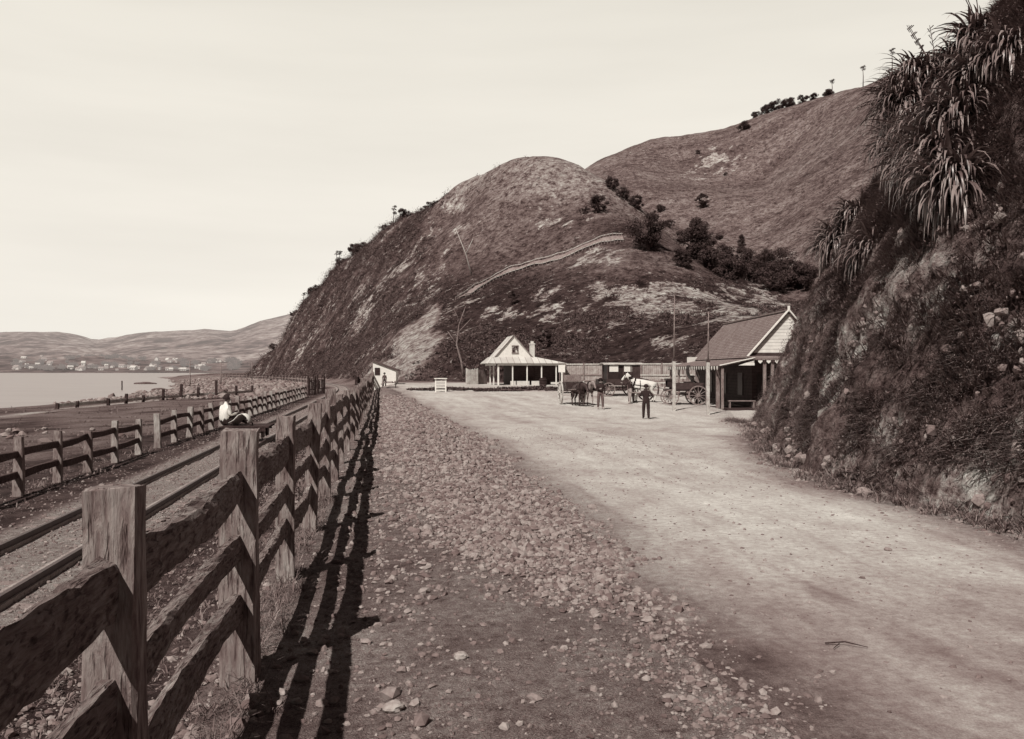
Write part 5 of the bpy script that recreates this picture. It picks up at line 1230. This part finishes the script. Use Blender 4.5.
# low handcart by the hut
p = gp(389, 387, 74); r = empty('handcart', p, R(10)); tag(r, 'low flat handcart standing beside the figure at the hut', 'handcart')
mb = MB(); mb.box((0, 0, .42), (1.0, 1.3, .08)); mb.box((-.5, 0, .5), (.04, 1.3, .14)); mb.box((.5, 0, .5), (.04, 1.3, .14)); mb.build('deck', M['plank'], r)
mb = MB(); [mb.beam((x_, -.6, .42), (x_*.8, -1.5, .55), .05, .05) for x_ in (-.3, .3)]; mb.beam((-.3, -1.45, .545), (.3, -1.45, .545), .04, .04); mb.build('handle', M['plank'], r)
def wheel(parent, c, rad, axis='x', n=12, mat='carriage', rimmat='plank', th=.06):
    c = Vector(c); ax = Vector((1, 0, 0)) if axis == 'x' else Vector((0, 1, 0)); u = Vector((0, 0, 1)); v = ax.cross(u)
    mb = MB()
    for k in range(n): a = 2*math.pi*k/n; d = u*math.cos(a)+v*math.sin(a); mb.cyl(c+d*rad*.12, c+d*rad*.93, .026*rad/.6, .02*rad/.6, 6)
    mb.cyl(c-ax*.12, c+ax*.12, rad*.14, rad*.11, 12); w = mb.build('wheel', M[rimmat], parent)
    mb = MB(); K = 32; V = []; Fc = []
    for k in range(K):
        a = 2*math.pi*k/K; d = u*math.cos(a)+v*math.sin(a)
        for rr_, s_ in ((rad*.88, -1), (rad, -1), (rad, 1), (rad*.88, 1)): V.append(c+d*rr_+ax*s_*th/2)
    for k in range(K):
        for q in range(4): Fc.append((k*4+q, k*4+(q+1) % 4, ((k+1) % K)*4+(q+1) % 4, ((k+1) % K)*4+q))
    mb.add(V, Fc); mb.build('rim', M[rimmat], w); return w
for x_ in (-.58, .58): wheel(r, (x_, .0, .3), .3)

# trolley and sitting figure on the rails
y = 28.0; x = float(track_x(y)); r = empty('rail_trolley', (x, y, .19), R(8.5)); tag(r, 'low dark platelayers trolley standing on the rails behind the second fence post', 'rail trolley')
mb = MB(); [mb.box((0, yy_, .36), (1.5, .28, .05)) for yy_ in (-.6, -.3, 0, .3, .6)]; mb.build('deck', M['darkwood'], r)
mb = MB(); [mb.box((x_, 0, .27), (.1, 1.6, .12)) for x_ in (-.45, .45)]; [mb.box((0, y_, .27), (1.3, .09, .1)) for y_ in (-.75, .75)]; mb.build('frame', M['darkwood'], r)
for x_ in (-.535, .535):
    for y_ in (-.5, .5): mb = MB(); mb.cyl((x_-.04, y_, .18), (x_+.04, y_, .18), .18, None, 18); mb.cyl((x_*.94-.01, y_, .18), (x_*.94+.01, y_, .18), .21, None, 18); mb.build('wheel', M['iron'], r)
mb = MB(); [mb.cyl((-.55, y_, .18), (.55, y_, .18), .03, None, 8) for y_ in (-.5, .5)]; mb.build('axle', M['iron'], r)
def sit():
    S = stand()['j']; e = stand()['e']
    dz = -.83
    J = {}
    for k, (p, rr_) in S.items(): J[k] = (Vector(p)+Vector((0, 0, dz)), rr_)
    # facing -Y, legs stretched out ahead along -Y, leaning slightly forward
    for k in ('bel', 'che', 'nkb', 'neck', 'head', 'crown', 'nose', 'shL', 'shR'): J[k] = (J[k][0]+Vector((0, -(J[k][0].z-.12)*.22, 0)), (J[k][1][0]*1.25, J[k][1][1]*1.25) if isinstance(J[k][1], tuple) and k in ('bel', 'che') else J[k][1])
    J['hiL'] = (Vector((.1, -.06, .09)), .095); J['hiR'] = (Vector((-.1, -.06, .09)), .095)
    J['knL'] = (Vector((.13, -.46, .22)), .065); J['knR'] = (Vector((-.13, -.44, .30)), .065)
    J['anL'] = (Vector((.12, -.86, .06)), .045); J['anR'] = (Vector((-.12, -.74, .05)), .045)
    J['toL'] = (Vector((.13, -.92, .17)), .034); J['toR'] = (Vector((-.13, -.88, .06)), .034)
    J['elL'] = (Vector((.24, -.10, .33)), .045); J['elR'] = (Vector((-.24, -.10, .33)), .045)
    J['wrL'] = (Vector((.17, -.34, .33)), .032); J['wrR'] = (Vector((-.17, -.34, .36)), .032)
    J['haL'] = (Vector((.13, -.41, .33)), (.04, .024)); J['haR'] = (Vector((-.13, -.41, .37)), (.04, .024))
    return {'j': J, 'e': e}
sx0, sy0 = x-.76, y-.25
person((sx0, sy0, .19+.385), R(140), 1.86, sit(), CL['white'], CL['dark'], None, 'dark-haired youth in a white shirt sitting with legs stretched out on the rail trolley')
mb = MB(); P = [(-.02, -.14, .10), (.16, -.17, .2), (.3, -.14, .36), (.42, -.1, .40), (.55, -.08, .30), (.66, -.12, .12)]; V = []
for i, (a, b, c) in enumerate(P): V += [(a, b, c), (a+.02, b+.32, c+.04*math.sin(i*2)), (a, b+.5, c-.18)]
mb.add(V, [(i*3+k, i*3+k+1, i*3+k+4, i*3+k+3) for i in range(len(P)-1) for k in (0, 1)]); o = mb.build('cloth', CL['white'], smooth=True); o.location = (sx0+.28, sy0-.12, .19+.385); sm = o.modifiers.new('t', 'SOLIDIFY'); sm.thickness = .02; tag(o, 'crumpled white cloth draped over the sitting youth\'s legs', 'cloth')

# ------------------------------------------------------------------ horses
def horse(loc, rz, mat, label, group=None, H=1.6, headdown=0, harness=True, mane=None, step=0):
    """faces -X"""
    s = H/1.6; hd = headdown
    J = {'rump': ((.66, 0, 1.22), (.24, .24)), 'loin': ((.30, 0, 1.22), (.26, .27)), 'barrel': ((-.05, 0, 1.16), (.28, .31)), 'chest': ((-.45, 0, 1.20), (.24, .29)), 'nk0': ((-.68, 0, 1.42), (.15, .22)), 'nk1': ((-.88, 0, 1.66-hd*.5), (.11, .16)), 'poll': ((-1.03, 0, 1.84-hd), (.09, .11)), 'face': ((-1.22, 0, 1.66-hd), (.075, .095)), 'muz': ((-1.40, 0, 1.45-hd), (.058, .07)),
         'eaL': ((-1.00, .07, 1.97-hd), .02), 'eaR': ((-1.00, -.07, 1.97-hd), .02), 'dock': ((.90, 0, 1.30), .06)}
    E = [('rump', 'loin'), ('loin', 'barrel'), ('barrel', 'chest'), ('chest', 'nk0'), ('nk0', 'nk1'), ('nk1', 'poll'), ('poll', 'face'), ('face', 'muz'), ('poll', 'eaL'), ('poll', 'eaR'), ('rump', 'dock')]
    for S_, y_ in (('L', .14), ('R', -.14)):
        a = .06 if S_ == 'L' else -.06; a += step*(1 if S_ == 'L' else -1)
        J.update({'sh'+S_: ((-.48, y_, .98), .115), 'el'+S_: ((-.44, y_, .78), .075), 'kn'+S_: ((-.46+a, y_, .46), .052), 'ft'+S_: ((-.46+a, y_, .14), .038), 'hf'+S_: ((-.49+a, y_, .04), .055),
                  'hp'+S_: ((.60, y_, .98), .15), 'st'+S_: ((.48-a, y_, .78), .10), 'hk'+S_: ((.76-a, y_, .50), .055), 'fk'+S_: ((.70-a, y_, .16), .038), 'hh'+S_: ((.66-a, y_, .04), .055)})
        E += [('chest', 'sh'+S_), ('sh'+S_, 'el'+S_), ('el'+S_, 'kn'+S_), ('kn'+S_, 'ft'+S_), ('ft'+S_, 'hf'+S_), ('rump', 'hp'+S_), ('hp'+S_, 'st'+S_), ('st'+S_, 'hk'+S_), ('hk'+S_, 'fk'+S_), ('fk'+S_, 'hh'+S_)]
    V = {k: (Vector(p)*s, (r[0]*s, r[1]*s) if isinstance(r, tuple) else r*s) for k, (p, r) in J.items()}
    em = [1 if e[1][:2] in ('hf', 'hh') else 0 for e in E]
    o = skin('horse', V, E, [mat, CL['boot']], em, 2, root='barrel'); o.location = loc; o.rotation_euler = (0, 0, rz); tag(o, label, 'horse', group)
    mm = mane or M['hair']
    mb = MB()
    for i in range(26): y_ = random.uniform(-.04, .04); mb.tube([(.92*s, y_, 1.32*s), ((1.0+random.uniform(-.03, .05))*s, y_*1.6, 1.0*s), ((.97+random.uniform(-.06, .06))*s, y_*2.2, random.uniform(.45, .6)*s)], [.014*s, .018*s, .005*s], 4)
    mb.build('tail', mm, o)
    mb = MB()
    for i in range(30):
        t_ = i/29; q = Vector((-.66, 0, 1.62)).lerp(Vector((-1.02, 0, 1.94-hd)), t_) if not hd else Vector((-.66, 0, 1.62)).lerp(Vector((-1.0, 0, 1.94-hd)), t_)
        mb.tube([q*s, (q+Vector((.05, .09, -.12)))*s, (q+Vector((.05, .13, -.26)))*s], [.02*s, .018*s, .006*s], 4)
    mb.build('mane', mm, o)
    if harness:
        mb = MB(); K = 20; 
        def ring(cx, cz, ry, rz__, tilt, w):
            pts = []
            for k in range(K+1): a = 2*math.pi*k/K; pts.append((cx+math.sin(a)*tilt*rz__, math.cos(a)*ry, cz+math.sin(a)*rz__))
            mb.tube([Vector(p)*s for p in pts], w*s, 6)
        ring(-.60, 1.28, .25, .34, .35, .05); ring(-.20, 1.17, .315, .335, 0, .025)
        for y_ in (-.27, .27): mb.tube([Vector((-.62, y_*.9, 1.2))*s, Vector((-.1, y_*1.12, 1.12))*s, Vector((.6, y_*.95, 1.08))*s, Vector((1.25, y_, .95))*s], .018*s, 5)
        mb.tube([Vector((-1.12, .085, 1.88-hd))*s, Vector((-1.26, .085, 1.58-hd))*s], .013, 4); mb.tube([Vector((-1.12, -.085, 1.88-hd))*s, Vector((-1.26, -.085, 1.58-hd))*s], .013, 4)
        mb.build('harness', CL['boot'], o)
    return o
HW = simple('grey_horse_coat', .55, .72, 3, .1, .01, .6); HD = simple('dark_horse_coat', .025, .06, 3, .1, .01, .5); HB = simple('dappled_horse_coat', .12, .34, 5, .1, .01, .6)
p = gp(643, 406); horse(p, R(-4), HW, 'white horse standing side on in harness, facing left', H=1.62, mane=CL['mid'])
p = gp(640, 403.5); p.x += .1; p.y += 1.4; horse(p, R(-4), HD, 'dark horse harnessed close behind the white horse', H=1.55, step=.05)
p = gp(578.5, 408.5); horse(p, R(112), HD, 'dark horse harnessed to the two-wheeled cart, nearest the wheel', H=1.5, headdown=.45)
p = gp(588, 408); p.y += .5; horse(p, R(108), HB, 'dappled pale horse beside the dark cart horse, next to the man in grey trousers', H=1.52, headdown=.3, step=.05, mane=CL['mid'])
# ------------------------------------------------------------------ vehicles
def coach(loc, rz):
    r = empty('coach', loc, rz); tag(r, 'tall dark closed coach with pale canvas window blinds behind the horses', 'coach')
    mb = MB(); mb.box((0, 0, 1.02), (2.5, 1.5, .46)); mb.box((1.55, 0, .95), (.7, 1.3, .1)); mb.build('body', M['carriage'], r)
    mb = MB(); mb.box((0, 0, 1.75), (2.36, 1.36, 1.2)); mb.build('cabin', M['black'], r); mb = MB()
    for x_ in (-1.2, -.02, .55, 1.2):
        for y_ in (-.72, .72): mb.box((x_, y_, 1.78), (.09, .07, 1.1))
    mb.box((.88, -.72, 1.75), (.62, .04, 1.05)); mb.box((.88, .72, 1.75), (.62, .04, 1.05)); mb.box((0, .7, 1.4), (2.4, .04, .4)); mb.box((1.2, 0, 1.7), (.04, 1.44, 1.1)); mb.build('frame', M['carriage'], r)
    for x_, w_ in ((-.84, .66), (-.03-.0, .0), (.22, .6)):
        if w_:
            mb = MB(); mb.box((x_+.1, -.735, 2.02), (w_, .03, .46)); mb.build('blind', CL['white'], r)
            mb = MB(); mb.box((x_+.1, -.73, 1.5), (w_+.1, .03, .52)); mb.build('side_panel', M['black'], r)
    mb = MB(); 
    for i in range(6):
        a0, a1 = (i/6-.5)*1.7, ((i+1)/6-.5)*1.7; z0, z1 = 2.46-.12*(a0/.85)**2, 2.46-.12*(a1/.85)**2; mb.slab([(-1.5, a0, z0), (1.5, a0, z0), (1.5, a1, z1), (-1.5, a1, z1)], .05)
    mb.build('roof', M['pale'], r)
    mb = MB(); mb.box((-1.55, 0, 1.2), (.5, 1.1, .1)); mb.box((-1.75, 0, .95), (.08, 1.1, .5)); mb.build('driver_seat', M['black'], r)
    wheel(r, (-1.15, -.8, .5), .5, 'y', 12, rimmat='plank'); wheel(r, (-1.15, .8, .5), .5, 'y', 12, rimmat='plank'); wheel(r, (.95, -.82, .66), .66, 'y', 14, rimmat='plank'); wheel(r, (.95, .82, .66), .66, 'y', 14, rimmat='plank')
    mb = MB(); mb.cyl((-1.15, -.8, .5), (-1.15, .8, .5), .04, None, 8); mb.cyl((.95, -.8, .66), (.95, .8, .66), .04, None, 8); mb.beam((-1.2, 0, .62), (1.0, 0, .7), .1, .1); mb.box((-1.15, 0, .7), (.14, 1.0, .2)); mb.box((.95, 0, .77), (.14, 1.1, .14)); mb.build('undercarriage', M['iron'], r)
    mb = MB(); mb.tube([(-1.3, 0, .55), (-3.9, 0, .75)], .04, 6); mb.build('pole', M['plank'], r); return r
p = gp(621, 399.5, 63); coach(p, R(8))
def wagon(loc, rz):
    r = empty('wagonette', loc, rz); tag(r, 'open dark wagonette with four spoked wheels standing beside the verandah', 'wagonette')
    mb = MB(); mb.box((0, 0, .95), (2.4, 1.15, .12)); mb.box((.2, -.6, 1.2), (2.0, .05, .42)); mb.box((.2, .6, 1.2), (2.0, .05, .42)); mb.box((1.2, 0, 1.2), (.05, 1.15, .42)); mb.build('body', M['carriage'], r)
    for x_, z_ in ((-.85, 1.62), (.35, 1.42)):
        mb = MB(); mb.box((x_, 0, z_), (.5, 1.15, .12)); mb.box((x_+.26, 0, z_+.26), (.07, 1.15, .4)); [mb.box((x_, y_, z_-.25), (.4, .04, .5)) for y_ in (-.5, .5)]; mb.build('seat', M['black'], r)
    mb = MB()
    for i in range(7):
        a0, a1 = i/7*math.pi*.62, (i+1)/7*math.pi*.62; c0 = (1.25-1.0*math.sin(a0)*1.0, 1.35+.95*(1-math.cos(a0))*.9); c1 = (1.25-1.0*math.sin(a1), 1.35+.95*(1-math.cos(a1))*.9)
        mb.slab([(c0[0]+.05, -.62, c0[1]), (c0[0]+.05, .62, c0[1]), (c1[0]+.05, .62, c1[1]), (c1[0]+.05, -.62, c1[1])], .04)
    mb.build('folding_hood', M['black'], r)
    for x_, rd in ((-.85, .5), (.85, .62)):
        for y_ in (-.72, .72): wheel(r, (x_, y_, rd), rd, 'y', 12, rimmat='plank')
    mb = MB(); mb.cyl((-.85, -.72, .5), (-.85, .72, .5), .035, None, 8); mb.cyl((.85, -.72, .62), (.85, .72, .62), .035, None, 8); mb.box((-.85, 0, .7), (.12, .9, .34)); mb.box((.85, 0, .77), (.12, .9, .25)); mb.beam((-.9, 0, .66), (.9, 0, .7), .08, .09); mb.build('undercarriage', M['iron'], r)
    mb = MB(); mb.tube([(-1.0, 0, .55), (-3.4, 0, .8)], .04, 6); mb.build('pole', M['plank'], r); return r
p = gp(683, 408, 54.5); wagon(p, R(-3))
def cart(loc, rz):
    r = empty('cart', loc, rz); tag(r, 'two-wheeled open cart seen from behind its tall pale wheel, left of the men', 'cart')
    mb = MB(); mb.box((0, 0, .95), (1.2, 1.9, .1)); [mb.box((x_, 0, 1.2), (.05, 1.9, .42)) for x_ in (-.58, .58)]; mb.box((0, .95, 1.2), (1.2, .05, .42)); mb.build('body', M['carriage'], r)
    mb = MB(); mb.box((0, -.4, 1.5), (1.15, .42, .08)); mb.box((0, -.18, 1.72), (1.15, .05, .34)); mb.build('seat', M['plank'], r)
    for x_ in (-.74, .74): wheel(r, (x_, .1, .74), .74, 'x', 14, rimmat='pale', th=.08)
    mb = MB(); mb.cyl((-.74, .1, .74), (.74, .1, .74), .04, None, 8); mb.build('axle', M['iron'], r)
    
    for x_ in (-.45, .45): mb = MB(); mb.tube([(x_, -.8, .92), (x_*.8, -2.6, 1.02)], .035, 6); mb.build('shaft', M['plank'], r)
    return r
p = gp(572, 406, 55); cart(p, R(9))
